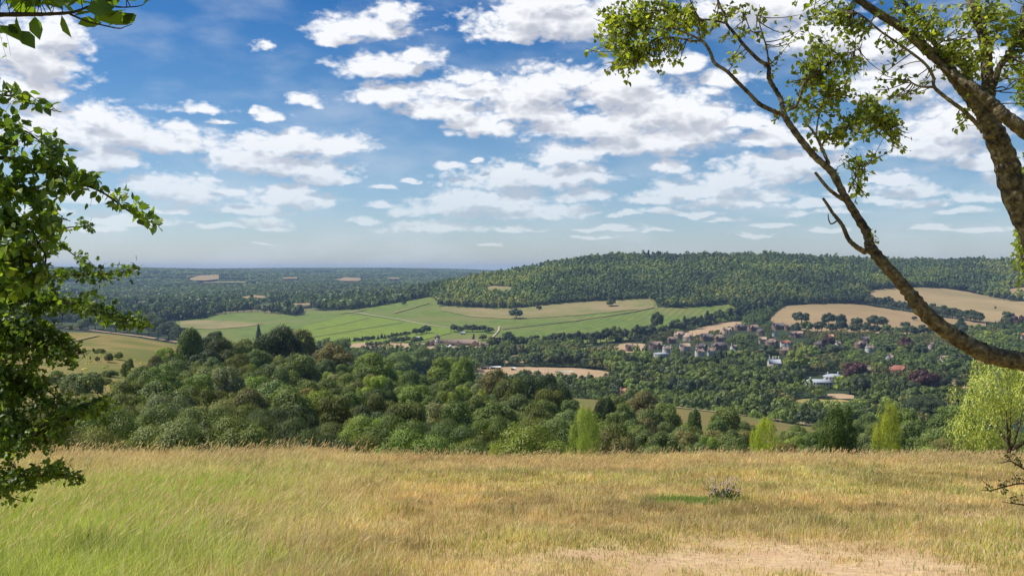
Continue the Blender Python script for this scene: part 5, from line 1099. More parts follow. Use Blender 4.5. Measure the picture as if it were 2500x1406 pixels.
# ---------------------------------------------------------------- grass
def blades(x, y, h, wd, colr, lean=.35, wind=.25, head=None, seed=0):
    r_ = np.random.default_rng(seed); n = len(x); z = height(x, y)-.01
    a = r_.uniform(0, 2*math.pi, n); dx = np.cos(a)*lean+wind; dy = np.sin(a)*lean; b = r_.uniform(.35, 1.25, n)
    dx *= b; dy *= b; P0 = np.stack([x, y, z], 1); D = np.stack([dx, dy, np.zeros(n)], 1)*h[:, None]
    up = np.array([0, 0, 1.0])[None]*h[:, None]; k = np.hypot(dx, dy)[:, None]
    P1 = P0+up*.55+D*.28; P2 = P0+up*(1-.30*k)+D*.95
    wa = r_.uniform(-.9, .9, n); W = np.stack([np.cos(wa), np.sin(wa), np.zeros(n)], 1)*wd[:, None]/2
    V = np.stack([P0-W, P0+W, P1-W*.75, P1+W*.75, P2], 1).reshape(-1, 3); o = np.arange(n)[:, None]*5
    F4 = [o+np.array([[0, 1, 3, 2]])]; F3 = [o+np.array([[2, 3, 4]])]
    C = np.repeat(colr, 5, axis=0).reshape(n, 5, 3).copy(); C[:, :2] *= .9; C = C.reshape(-1, 3)
    Vs = [V]; Cs = [C]; m = n*5
    if head is not None:
        hl, hwid, hc = head; dirn = unit(D*1.0+up*.35*(1+0*k)); s_ = W/(np.linalg.norm(W, axis=1)[:, None]+1e-9)*hwid[:, None]/2; s2 = np.cross(dirn, s_)
        for s3 in (s_, s2):
            T = P2+dirn*hl[:, None]; M_ = P2+dirn*hl[:, None]*.35
            Vs.append(np.stack([P2, M_-s3, T, M_+s3], 1).reshape(-1, 3)); Cs.append(np.repeat(hc, 4, axis=0)); F4.append(np.arange(n)[:, None]*4+np.array([[0, 1, 2, 3]])+m); m += 4*n
    return np.concatenate(Vs), [np.concatenate(F4), np.concatenate(F3)], np.concatenate(Cs)
def join(sets):
    V = []; C = []; F4 = []; F3 = []; n = 0
    for v, f, c in sets: V.append(v); C.append(c); F4.append(f[0]+n); F3.append(f[1]+n); n += len(v)
    return np.concatenate(V), [np.concatenate(F4), np.concatenate(F3)], np.concatenate(C)
def cover_pts(n, y0, y1, seed, u=.64):
    r_ = np.random.default_rng(seed); y = r_.uniform(y0, y1, n); x = r_.uniform(-u, u, n)*np.maximum(y, 7)+r_.uniform(-.4, .4, n); return x, y, r_
def tall_mask(x, y): return np.clip((-x-y*.15+.9+(fbm(x/1.6, y/1.6, 3, 91)-.5)*2.2)/2.2, 0, 1)
GN = 680000
x, y, r_ = cover_pts(GN, 6.0, 38.5, 1); c0, gr, wo = meadow_col(x, y); T = tall_mask(x, y); edge_ = np.clip((y-19)/8, 0, 1)
clump = fbm(x/.28, y/.28, 2, 71); keep = (r_.random(GN) > wo*.86) & (r_.random(GN) < .45+1.0*clump)
tus = np.clip((fbm(x/.55+4, y/.55, 3, 73)-.52)*5, 0, 1)
h = (.03+.08*clump+.09*tus+.05*edge_*(.6+.8*clump)+.19*T)*r_.uniform(.5, 1.3, GN)*(1-.75*wo)+.02
isg = r_.random(GN) < gr*.95+.08
straw = np.array([[.72, .57, .29], [.82, .67, .37], [.62, .47, .22], [.62, .43, .25], [.66, .60, .32]])[r_.integers(0, 5, GN)]
grn = np.array([[.36, .44, .07], [.48, .54, .10], [.30, .36, .06], [.44, .46, .13], [.58, .60, .16]])[r_.integers(0, 5, GN)]
warm = (fbm(x/1.7, y/1.1, 3, 15)-.5)[:, None]
tone = (fbm(x/1.3, y/1.9, 4, 17)-.5)[:, None]; tone2 = (fbm(x/.35, y/.5, 3, 18)-.5)[:, None]
colr = np.where(isg[:, None], grn, straw*(1+warm*np.array([.1, -.1, -.2])))*(1+tone*.9+tone2*.7)*r_.uniform(.7, 1.25, GN)[:, None]
wd = (.0032+.00042*(y-6))*r_.uniform(.7, 1.5, GN)*(1+.5*isg)
A = blades(x[keep], y[keep], h[keep], wd[keep], colr[keep], lean=.45, wind=.22, seed=2)
# stalks with seed heads over the far edge and the uncut side
n2 = 46000; x, y, r_ = cover_pts(n2, 8.5, 37, 4); T = tall_mask(x, y); edge_ = np.clip((y-21)/5, 0, 1); ok = r_.random(n2) < np.maximum(edge_*.55, T*(.65-.45*np.clip((15-y)/5, 0, 1)))+.03
x, y, T = x[ok], y[ok], T[ok]; n2 = len(x); r_ = np.random.default_rng(6)
h = r_.uniform(.14, .30, n2)*(1+1.3*T*r_.random(n2)); wd = (.0025+.0003*(y-8)); hc = np.array([[.68, .52, .31], [.78, .62, .38], [.58, .42, .25], [.82, .70, .46]])[r_.integers(0, 4, n2)]
B = blades(x, y, h, wd, hc*.85, lean=.18, wind=.30, head=(r_.uniform(.06, .14, n2), .007+.0005*(y-8)+r_.uniform(0, .006, n2), hc), seed=7)
n5 = 2400; r_ = np.random.default_rng(61); y = r_.uniform(8.2, 30, n5); x = r_.uniform(-.6, .1, n5)*y; T = tall_mask(x, y); ok = r_.random(n5) < T; x, y = x[ok], y[ok]; n5 = len(x)
hc = np.array([[.80, .66, .40], [.88, .76, .50], [.70, .52, .30]])[r_.integers(0, 3, n5)]
D_ = blades(x, y, r_.uniform(.40, .72, n5), .0035+.00028*(y-8), hc, lean=.25, wind=.55, head=(r_.uniform(.10, .20, n5), .010+.0006*(y-8), hc), seed=62)
V, F, C = join([A, B, D_]); me = make_mesh('meadow_grass', V, F, [M_GRASS], C); print('grass verts', len(V))
tag(add_obj('meadow_grass', me), 'dry straw-coloured meadow grass with seed heads along the hilltop edge', 'grass', kind='stuff')
# long green grass on the uncut side
n3 = 420000; x, y, r_ = cover_pts(n3, 6.0, 27, 8, .66); c0, gr, wo = meadow_col(x, y); T = tall_mask(x, y); cl_ = fbm(x/.45, y/.45, 2, 12)
ok = r_.random(n3) < np.clip(T*1.1, 0, 1)*(.50+1.2*cl_)*(.15+.95*gr); x, y, gr, T = x[ok], y[ok], gr[ok], T[ok]; n3 = len(x); r_ = np.random.default_rng(9)
h = r_.uniform(.16, .46, n3)*(.5+.5*T); wd = (.0045+.00035*(y-6))*r_.uniform(.7, 1.4, n3)
pal = np.array([[.50, .60, .08], [.62, .70, .12], [.42, .50, .08], [.70, .74, .18], [.78, .76, .30], [.88, .78, .42]])
colr = pal[np.minimum(5, (r_.random(n3)**(.6+gr)*6).astype(int))]*r_.uniform(.8, 1.2, n3)[:, None]
V, F, C = blades(x, y, h, wd, colr, lean=.5, wind=.32, seed=10); me = make_mesh('long_grass', V, F, [M_GRASS], C); print('long grass', n3)
tag(add_obj('long_grass', me), 'long lush green grass bending in the wind on the uncut side of the meadow', 'grass', kind='stuff')

# ---------------------------------------------------------------- leafy plants close by
LEAF_OV = ([(0, 0, 0), (-.30, .28, .07), (-.33, .58, .07), (0, 1, -.05), (.33, .58, .07), (.30, .28, .07)], [[(0, 1, 2, 3), (0, 3, 4, 5)]])
LEAF_BI = ([(0, 0, 0), (-.42, .30, .06), (-.26, .62, .05), (0, 1, -.06), (.26, .62, .05), (.42, .30, .06)], [[(0, 1, 2, 3), (0, 3, 4, 5)]])
LEAF_HA = ([(0, 0, 0), (-.10, .28, .03), (-.46, .48, .07), (-.20, .58, .05), (-.27, .88, .06), (0, 1, -.03), (.27, .88, .06), (.20, .58, .05), (.46, .48, .07), (.10, .28, .03)], [[(0, 1, 2, 3, 4, 5), (0, 5, 6, 7, 8, 9)]])
def pt(px, py, Y): return np.array([(px-CX)/FOC*Y, Y, CAMZ-(py-HZ)/FOC*Y])
def smooth_path(P, k=5):
    P = np.asarray(P, float)
    if len(P) < 3: t = np.linspace(0, 1, k+1)[:, None]; return P[0]*(1-t)+P[-1]*t
    Q = np.vstack([2*P[0]-P[1], P, 2*P[-1]-P[-2]]); out = []
    for i in range(1, len(Q)-2):
        for t in np.linspace(0, 1, k, endpoint=False):
            out.append(.5*((2*Q[i])+(-Q[i-1]+Q[i+1])*t+(2*Q[i-1]-5*Q[i]+4*Q[i+1]-Q[i+2])*t*t+(-Q[i-1]+3*Q[i]-3*Q[i+1]+Q[i+2])*t**3))
    out.append(P[-1]); return np.array(out)
class Plant:
    def __init__(s, leaf, size, cols): s.wood = MB(); s.leaf = leaf; s.size = size; s.P = []; s.D = []; s.S = []; s.C = []; s.nodes = []; s.cols = np.array(cols)
    def limb(s, pts, rad, n=8, wob=.035, node=True):
        P = smooth_path([pt(*p) for p in pts], 9); r = np.interp(np.linspace(0, 1, len(P)), np.linspace(0, 1, len(rad)), rad); r = r*(1+.07*np.sin(np.arange(len(r))*1.7+rng.uniform(0, 6))+rng.normal(0, .025, len(r)))
        s.wood.tube(P, r, n, wob=wob)
        if node: s.nodes += list(P)
    def leaves(s, P, D, sz=1.0, cscale=1.0):
        n = len(P); s.P.append(P); s.D.append(D); s.S.append(np.full(n, s.size*sz)*rng.uniform(.6, 1.15, n)); s.C.append(s.cols[rng.integers(0, len(s.cols), n)]*rng.uniform(.75, 1.2, (n, 1))*cscale)
    def twig(s, a, b, nl, r0=.004, droop=.04, sz=1.0, start=.3, spread=.02):
        t = np.linspace(0, 1, 8)[:, None]; L_ = np.linalg.norm(b-a); mid = (a+b)/2+rng.normal(0, .12, 3)*L_+np.array([0, 0, droop*1.5])
        P = a*(1-t)**2+2*mid*t*(1-t)+b*t**2; s.wood.tube(P, np.linspace(r0, r0*.35, 8), 4)
        tt = rng.uniform(start, 1.02, nl); i = np.clip((tt*7).astype(int), 0, 6); Q = P[i]+(P[i+1]-P[i])*(tt*7-i)[:, None]
        D = unit(unit(b-a)[None]*.5+randdir(nl)*1.0+np.array([0, 0, -.35])); s.leaves(Q+randdir(nl)*spread, D, sz)
    def cluster(s, px, py, rx, ry, nt, nl, Y, dY=.35, droop=.04, sz=1.0, r0=.0035, reach=.0):
        N = np.array(s.nodes)
        for _ in range(nt):
            d = randdir(1)[0]*rng.random()**.45; b = pt(px+d[0]*rx, py-d[2]*ry, Y+d[1]*dY)
            a = N[np.argmin(np.linalg.norm((N-b)*np.array([1, .6, 1]), axis=1)+rng.uniform(0, .12, len(N)))]; L_ = np.linalg.norm(b-a)
            if L_ > .35: m = b+(a-b)*(.30/L_); t = np.linspace(0, 1, 6)[:, None]; k = (a+m)/2+rng.normal(0, .08, 3)*L_; s.wood.tube(a*(1-t)**2+2*k*t*(1-t)+m*t*t, np.linspace(r0*1.6, r0, 6), 4); s.nodes.append(m); a = m
            s.twig(a, b, nl, r0, droop, sz)
    def build(s, name, label, cat, base, leafmat, barkmat, color=(1, 1, 1, 1)):
        root = empty(name, base); b = Vector(base)
        me = s.wood.mesh('trunk', [barkmat], True); o = add_obj('trunk', me, root); o.location = -b
        P = np.concatenate(s.P); D = unit(np.concatenate(s.D)); S_ = np.concatenate(s.S)[:, None]; n = len(P)
        N = unit(randdir(n)*.8+np.array([-.15, -.25, .75])); X = unit(np.cross(D, N)); N = np.cross(X, D)
        V, F, C = stamp(s.leaf[0], s.leaf[1], P, X*S_, D*S_, N*S_, np.concatenate(s.C)); me = make_mesh('crown', V, F, [leafmat], C); o = add_obj('crown', me, root); o.location = -b; o.color = color
        print(name, n, 'leaves'); tag(root, label, cat)

# --- birch leaning in from beyond the frame
Yb = 6.0
bi = Plant(LEAF_BI, .038, [(.25, .31, .045), (.32, .38, .06), (.18, .24, .045), (.38, .42, .08), (.14, .175, .035)])
px_m = .0021  # metres for one photograph pixel at 6 m
def L(pts, r, **k): bi.limb([(p[0], p[1], Yb+(p[2] if len(p) > 2 else 0)) for p in pts], [q*px_m for q in r], **k)
L([(2800, 1680, .1), (2770, 1300, .1), (2735, 1000, .05), (2640, 760), (2545, 610), (2480, 480), (2455, 393), (2428, 327), (2412, 290), (2398, 262)], [72, 62, 54, 46, 38, 35, 32, 29, 27], n=12)
L([(2398, 268), (2367, 232), (2338, 199), (2307, 159), (2270, 128), (2230, 93), (2193, 63), (2142, 31), (2096, 0), (2040, -40), (1960, -90)], [24, 22, 19, 17, 15, 13, 12, 11, 9, 5], n=10)
L([(2725, 960, -.1), (2690, 620, -.25), (2600, 395, -.25), (2500, 318, -.25), (2455, 285, -.25), (2426, 256, -.22), (2392, 226, -.2), (2350, 195, -.15), (2298, 155, -.05), (2262, 122)], [40, 32, 24, 21, 19, 17, 15, 13, 10, 8], n=10)
L([(2412, 300), (2414, 265, .1), (2413, 213, .15), (2409, 160, .2), (2406, 114, .2), (2395, 71, .2), (2372, 14, .2), (2360, -60, .3), (2350, -140, .3)], [20, 19, 19, 18, 17, 15, 14, 10, 6], n=10)
L([(2414, 230, .1), (2429, 200, .1), (2440, 165, .1), (2466, 128, .1), (2483, 94, .1), (2500, 51, .1), (2530, -20, .1)], [10, 10, 10, 9, 8, 7, 5])
L([(2385, 250), (2367, 193, .1), (2344, 159, .2), (2307, 134, .2), (2270, 91, .2), (2241, 48, .2), (2207, 6, .2), (2170, -40, .2)], [9, 9, 9, 8, 8, 7, 6, 4])
L([(2400, 325, -.1), (2392, 311, -.1), (2355, 273, -.15), (2310, 239, -.2), (2281, 213, -.2), (2278, 188, -.2), (2256, 154, -.2), (2199, 111, -.2), (2150, 77, -.2), (2110, 43, -.2), (2082, 26, -.2)], [7, 6.5, 6, 5.5, 5, 4.5, 4, 3.5, 3, 2.5, 1.5], n=7)
L([(2281, 213, -.2), (2262, 213, -.25), (2244, 211, -.25), (2230, 205, -.25), (2216, 193, -.3)], [4, 3.5, 3, 2.5, 2], n=6)
L([(2740, 1040), (2690, 960, -.1), (2600, 905, -.15), (2500, 882, -.2), (2430, 870, -.2), (2370, 845, -.2), (2300, 800, -.2), (2250, 755, -.2), (2222, 718, -.2), (2190, 680, -.2), (2150, 635, -.2), (2122, 600, -.2)], [42, 36, 31, 27, 26, 24.5, 22, 22, 19, 17, 16, 15], n=12)
L([(2122, 604, -.2), (2117, 570, -.2), (2088, 522, -.2), (2060, 475, -.2), (2030, 420, -.2), (1992, 385, -.2), (1958, 345, -.2), (1925, 300, -.2), (1914, 280, -.2)], [13.5, 12.5, 11.5, 10.5, 10, 9.5, 9, 9, 8], n=10)
L([(1914, 282, -.2), (1885, 270, -.2), (1855, 255, -.2), (1832, 232, -.2), (1800, 200, -.2), (1775, 175, -.2), (1745, 155, -.2), (1735, 130, -.2), (1722, 108, -.2), (1710, 98, -.2)], [6.5, 6.5, 6, 5.5, 5.5, 5, 5, 4.5, 4.5, 4])
L([(1712, 99, -.2), (1690, 101, -.2), (1665, 95, -.15), (1635, 92, -.1), (1600, 100, -.1), (1560, 118, 0)], [3.5, 3.2, 2.8, 2.4, 2, 1.2], n=6)
L([(1710, 97, -.2), (1705, 72, -.2), (1708, 50, -.2), (1697, 28, -.2), (1680, -10, -.2)], [3.2, 3, 2.6, 2.2, 1.4], n=6)
L([(1706, 95, -.2), (1672, 80, -.2), (1640, 70, -.2), (1600, 72, -.1), (1545, 60, 0)], [3, 2.6, 2.3, 1.8, 1.2], n=6)
L([(1916, 284, -.2), (1912, 265, -.15), (1905, 240, -.1), (1890, 215, -.1), (1877, 190, -.1), (1876, 165, -.1), (1850, 145, -.1), (1820, 115, -.1), (1795, 85, -.1), (1775, 60, -.1), (1771, 40, -.1), (1755, 8, -.1), (1740, -40, -.1)], [7, 7, 6.8, 6.5, 6.3, 6.2, 5.5, 5, 4.6, 4.3, 4, 3.2, 2.5])
L([(1877, 160, -.1), (1872, 120, -.1), (1862, 85, -.1), (1855, 60, -.1), (1857, 40, -.1)], [2.6, 2.4, 2.2, 1.8, 1], n=6); L([(1858, 78, -.1), (1835, 77, -.1), (1822, 50, -.1), (1806, 22, -.1)], [2, 1.8, 1.4, 1], n=5)
L([(1775, 58, -.1), (1740, 50, -.1), (1700, 47, -.1), (1665, 38, 0), (1625, 26, 0), (1570, 30, .1), (1510, 50, .1)], [3.4, 3.2, 2.8, 2.4, 2, 1.6, 1], n=6)
L([(1916, 272, -.2), (1940, 262, -.2), (1952, 240, -.2), (1962, 205, -.2), (1985, 185, -.1), (2020, 160, 0), (2060, 135, 0), (2100, 120, .1)], [4.5, 4.2, 3.8, 3.2, 2.8, 2.3, 1.8, 1.2], n=6)
L([(2024, 402, -.2), (2008, 365, -.2), (1992, 332, -.2), (1975, 310, -.2), (1958, 303, -.2)], [5, 4.5, 3.8, 2.8, 2], n=6)
L([(2005, 360, -.2), (2020, 335, -.15), (2060, 310, -.1), (2110, 290, 0), (2160, 300, .1)], [3, 2.6, 2.2, 1.6, 1], n=6); L([(1992, 330, -.2), (1998, 290, -.15), (2010, 250, -.1), (2030, 210, 0)], [2.8, 2.3, 1.8, 1], n=6)
L([(2058, 487, -.2), (2040, 475, -.25), (2022, 460, -.3), (2005, 440, -.3), (1990, 421, -.3)], [6, 5.5, 5, 4.5, 4], n=7)
L([(2112, 615, -.2), (2090, 602, -.3), (2071, 583, -.3), (2058, 553, -.3), (2045, 535, -.3), (2032, 519, -.3), (2020, 500, -.3), (2009, 484, -.3)], [8, 7, 6, 5.5, 5, 4.5, 4.2, 3.5], n=8)
L([(2045, 538, -.3), (2035, 545, -.3), (2028, 546, -.3), (2023, 535, -.3), (2022, 523, -.3)], [2.4, 2.2, 2, 1.8, 1.4], n=5)
L([(2072, 470, -.2), (2080, 448, -.15), (2095, 425, -.1), (2110, 400, 0)], [2.5, 2.2, 1.8, 1], n=5)
for c in [(1555, 60, 110, 70, 105, 9), (1500, 110, 60, 60, 30, 9), (1560, 140, 90, 50, 52, 8), (1470, 140, 50, 30, 9, 7), (1620, 30, 80, 40, 42, 8), (1690, 45, 70, 45, 30, 7), (1750, 40, 60, 45, 16, 6), (1640, 130, 30, 30, 7, 6), (1820, 25, 55, 25, 12, 5), (1700, 90, 60, 20, 8, 5),
          (1790, 115, 28, 36, 9, 6), (1815, 80, 26, 14, 5, 5), (1850, 90, 22, 14, 4, 5), (1880, 150, 24, 30, 7, 5),
          (1970, 70, 50, 60, 28, 7), (2030, 40, 70, 45, 36, 8), (2075, 85, 50, 50, 26, 7), (1985, 150, 60, 60, 38, 8), (1950, 200, 40, 50, 18, 7), (2060, 150, 50, 40, 12, 6), (2010, 220, 60, 50, 34, 8), (2080, 230, 60, 60, 34, 8), (1960, 260, 50, 40, 16, 7),
          (2130, 270, 60, 60, 34, 8), (2170, 320, 50, 45, 26, 8), (2080, 320, 70, 50, 34, 8), (2200, 352, 34, 20, 9, 7), (2010, 320, 36, 40, 12, 6), (2150, 180, 50, 36, 12, 6), (2190, 240, 40, 40, 10, 6), (2060, 380, 40, 26, 9, 6),
          (2105, 420, 36, 44, 12, 7), (2100, 480, 24, 34, 7, 6), (1880, 290, 26, 10, 3, 4),
          (2230, 40, 70, 50, 40, 7), (2300, 60, 70, 60, 50, 7), (2180, 110, 40, 26, 12, 5), (2330, 130, 60, 50, 34, 7), (2430, 40, 60, 60, 45, 8), (2400, 120, 60, 60, 34, 7), (2470, 110, 40, 90, 40, 7), (2360, 200, 30, 40, 12, 5), (2340, 290, 24, 26, 6, 6), (2370, 260, 16, 24, 5, 5), (2250, 200, 12, 10, 3, 4)]:
    bi.cluster(c[0], c[1], c[2]*1.22, c[3]*1.2, int(c[4]*.92), c[5], Yb, droop=-.02)
bi.cluster(2124, 585, 16, 16, 5, 5, Yb-.2, dY=.05, sz=.7); bi.cluster(2140, 590, 14, 12, 3, 4, Yb-.2, dY=.05, sz=.6); bi.cluster(2000, -120, 300, 80, 60, 8, Yb+.5, dY=.8); bi.cluster(2600, 150, 90, 160, 70, 8, Yb, dY=.6); bi.cluster(1800, -100, 260, 60, 40, 8, Yb+.2, dY=.5)
bi.build('birch_tree', 'gnarled silver birch reaching in over the view with a low bare bough', 'tree', (3.9, 6.1, float(height(3.9, 6.1))), M_NEAR, M_BIRCH)

# --- a second birch further back whose weeping strands hang at the picture's end
b2 = Plant(LEAF_BI, .05, [(.22, .28, .05), (.27, .33, .07), (.17, .23, .045)])
b2.limb([(2760, 1400, 10.), (2740, 1000, 10.), (2720, 500, 10), (2700, 100, 10), (2690, -200, 10)], [.20, .17, .13, .09, .04], n=9)
b2.limb([(2710, 300, 10.), (2620, 60, 9.8), (2540, 0, 9.7), (2500, 10, 9.7)], [.05, .035, .02, .01]); b2.limb([(2720, 600, 10.), (2620, 480, 9.8), (2530, 520, 9.7), (2500, 560, 9.7)], [.04, .03, .015, .008]); b2.limb([(2712, 380, 10.), (2600, 230, 9.8), (2520, 220, 9.7)], [.04, .03, .01])
for c in [(2492, 150, 18, 130, 40, 9), (2482, 240, 10, 50, 8, 8), (2485, 390, 12, 40, 6, 8), (2484, 600, 16, 60, 18, 9), (2492, 650, 14, 60, 12, 9), (2560, 300, 60, 260, 90, 9), (2580, 620, 70, 120, 50, 9)]: b2.cluster(*c, 9.7, dY=.3, droop=-.06)
b2.build('birch_tree', 'pale yellow-green weeping birch strands hanging behind the leaning birch', 'tree', (6.3, 10, float(height(6.3, 10))), M_NEAR, M_BIRCH)

# --- broad-leaved bush (dogwood) on the other side
Yd = 3.7
dg = Plant(LEAF_OV, .051, [(.12, .20, .03), (.16, .25, .04), (.09, .15, .025), (.22, .29, .05), (.10, .16, .035)])
def DL(pts, r, **k): dg.limb([(p[0], p[1], Yd+(p[2] if len(p) > 2 else 0)) for p in pts], r, n=6, **k)
DL([(-520, 2000), (-420, 1400), (-330, 900), (-220, 600), (-120, 430), (-40, 300), (0, 190)], [.03, .026, .02, .015, .011, .007, .003]); DL([(-330, 900), (-180, 760), (-60, 690), (20, 640), (90, 640)], [.014, .011, .008, .005, .003])
DL([(-150, 470), (-60, 395), (40, 388), (110, 405), (180, 440), (250, 470), (310, 512), (350, 535), (386, 550)], [.011, .009, .007, .006, .005, .0045, .004, .003, .0015])
DL([(-120, 300), (-40, 238), (40, 236), (60, 242), (100, 262), (150, 274)], [.006, .005, .004, .0035, .003, .0015]); DL([(-100, 500), (0, 455), (70, 470), (110, 520), (172, 540)], [.008, .006, .004, .003, .0015])
DL([(-140, 560), (-20, 520), (60, 560), (110, 620), (100, 680)], [.01, .008, .006, .004, .002]); DL([(-60, 420), (30, 340), (60, 320), (110, 355), (150, 368)], [.006, .004, .003, .0025, .0015])
for c in [(20, 235, 40, 14, 5, 5), (60, 240, 24, 14, 4, 5), (75, 262, 14, 14, 3, 4), (142, 276, 10, 7, 1, 2), (10, 330, 50, 40, 12, 6), (30, 385, 60, 40, 12, 6), (110, 340, 26, 22, 6, 5), (150, 362, 18, 12, 3, 4), (120, 400, 60, 26, 12, 6), (190, 415, 46, 20, 8, 5), (170, 450, 70, 28, 13, 6),
          (60, 440, 80, 40, 16, 6), (225, 440, 28, 16, 4, 5), (238, 420, 8, 12, 1, 3), (225, 500, 14, 12, 1, 2), (290, 490, 18, 20, 5, 5), (320, 480, 20, 12, 3, 4), (345, 520, 16, 16, 5, 5), (372, 545, 12, 10, 4, 5), (105, 475, 60, 36, 12, 6), (40, 520, 70, 60, 26, 6), (110, 555, 46, 40, 14, 6),
          (60, 610, 70, 50, 24, 6), (100, 650, 34, 40, 10, 6), (80, 690, 26, 40, 8, 6), (-60, 400, 80, 200, 60, 7), (-100, 650, 90, 140, 50, 7), (5, 600, 55, 90, 36, 7), (-10, 480, 50, 120, 30, 7), (10, 700, 50, 60, 18, 7), (0, 290, 30, 30, 5, 5)]:
    dg.cluster(*c[:6], Yd, dY=.28, droop=.02, sz=.85, r0=.0016)
dg.build('dogwood_bush', 'broad-leaved green bush with long arching sprays against the sky', 'bush', (-3.0, 3.9, float(height(-3.0, 3.9))), M_NEAR, M_TWIG)

# --- hawthorn below it
Yh = 4.3
ht = Plant(LEAF_HA, .034, [(.105, .175, .028), (.075, .125, .022), (.17, .25, .04), (.055, .09, .02), (.12, .18, .03)])
def HL(pts, r, **k): ht.limb([(p[0], p[1], Yh+(p[2] if len(p) > 2 else 0)) for p in pts], r, n=6, **k)
HL([(-420, 1900), (-360, 1500), (-300, 1200), (-220, 1000), (-140, 850), (-60, 720), (-20, 620), (10, 560)], [.06, .055, .045, .035, .026, .02, .014, .008])
HL([(-140, 850), (-40, 720), (60, 690), (150, 674), (230, 670), (290, 667), (343, 655)], [.014, .010, .007, .005, .004, .003, .0012]); HL([(-60, 720), (40, 640), (100, 575), (150, 600), (190, 630), (212, 645)], [.01, .007, .005, .004, .002, .001])
HL([(60, 620), (120, 572), (165, 556), (200, 554), (234, 548)], [.005, .004, .003, .002, .001]); HL([(-140, 850), (-20, 760), (60, 722), (140, 735), (220, 757), (280, 770), (330, 785), (366, 797)], [.016, .012, .009, .007, .005, .004, .003, .0012])
HL([(-200, 980), (-80, 870), (20, 825), (90, 830), (160, 850), (205, 862)], [.018, .013, .009, .006, .004, .001]); HL([(-280, 1150), (-120, 1090), (0, 1076), (86, 1058), (130, 1038), (172, 1020), (225, 1005), (268, 990)], [.022, .016, .012, .009, .007, .006, .004, .0015])
HL([(-280, 1200), (-150, 1190), (-50, 1180), (60, 1170), (140, 1158), (208, 1172)], [.016, .012, .009, .006, .004, .0015]); HL([(-180, 950), (-60, 940), (40, 930), (110, 950), (160, 990)], [.014, .01, .007, .004, .002]); HL([(-100, 1190), (-20, 1200), (30, 1215), (60, 1225)], [.008, .005, .003, .001])
for c in [(60, 690, 60, 16, 16, 9), (130, 676, 40, 12, 12, 8), (200, 672, 36, 12, 9, 8), (255, 672, 28, 12, 9, 8), (305, 665, 26, 10, 6, 7), (338, 657, 10, 7, 3, 5), (150, 600, 24, 18, 6, 7), (195, 632, 20, 12, 5, 6), (120, 575, 16, 12, 3, 6), (155, 558, 16, 9, 3, 6), (200, 552, 20, 8, 3, 6), (222, 548, 10, 6, 2, 5),
          (60, 730, 90, 34, 44, 9), (130, 735, 50, 26, 22, 9), (195, 745, 34, 22, 14, 9), (225, 735, 20, 16, 6, 8), (265, 768, 24, 16, 9, 9), (310, 780, 26, 14, 9, 9), (350, 794, 16, 9, 5, 7), (40, 790, 100, 46, 60, 10), (120, 800, 60, 40, 28, 9), (40, 860, 90, 50, 54, 10), (120, 860, 50, 34, 20, 9), (165, 850, 40, 24, 12, 9), (175, 890, 24, 12, 4, 7),
          (40, 930, 80, 40, 42, 10), (110, 940, 40, 30, 14, 8), (20, 1000, 80, 50, 44, 10), (100, 1010, 60, 30, 22, 9), (170, 1000, 50, 26, 16, 9), (215, 1010, 40, 22, 12, 8), (262, 990, 24, 12, 8, 8), (225, 985, 30, 10, 7, 8), (60, 1070, 70, 30, 26, 9), (120, 1050, 50, 30, 16, 9), (140, 1090, 36, 20, 8, 8), (20, 1120, 60, 30, 16, 9),
          (60, 1165, 60, 20, 18, 9), (130, 1155, 44, 18, 12, 9), (185, 1168, 24, 12, 6, 7), (20, 1190, 50, 26, 16, 9), (10, 1225, 34, 18, 8, 8), (130, 1128, 26, 16, 6, 7), (-100, 800, 90, 160, 120, 10), (-120, 1050, 90, 140, 110, 10), (-10, 700, 40, 80, 40, 9), (-10, 820, 50, 110, 60, 10), (-10, 960, 50, 90, 50, 10), (-10, 1080, 50, 70, 30, 10), (0, 1180, 50, 40, 16, 9), (205, 960, 10, 6, 1, 4)]:
    ht.cluster(*c[:6], Yh, dY=.38, droop=.01, sz=.95, r0=.0018)
ht.build('hawthorn_tree', 'thorny hawthorn with small lobed leaves filling the side of the view', 'tree', (-3.1, 4.6, float(height(-3.1, 4.6))), M_NEAR, M_TWIG)

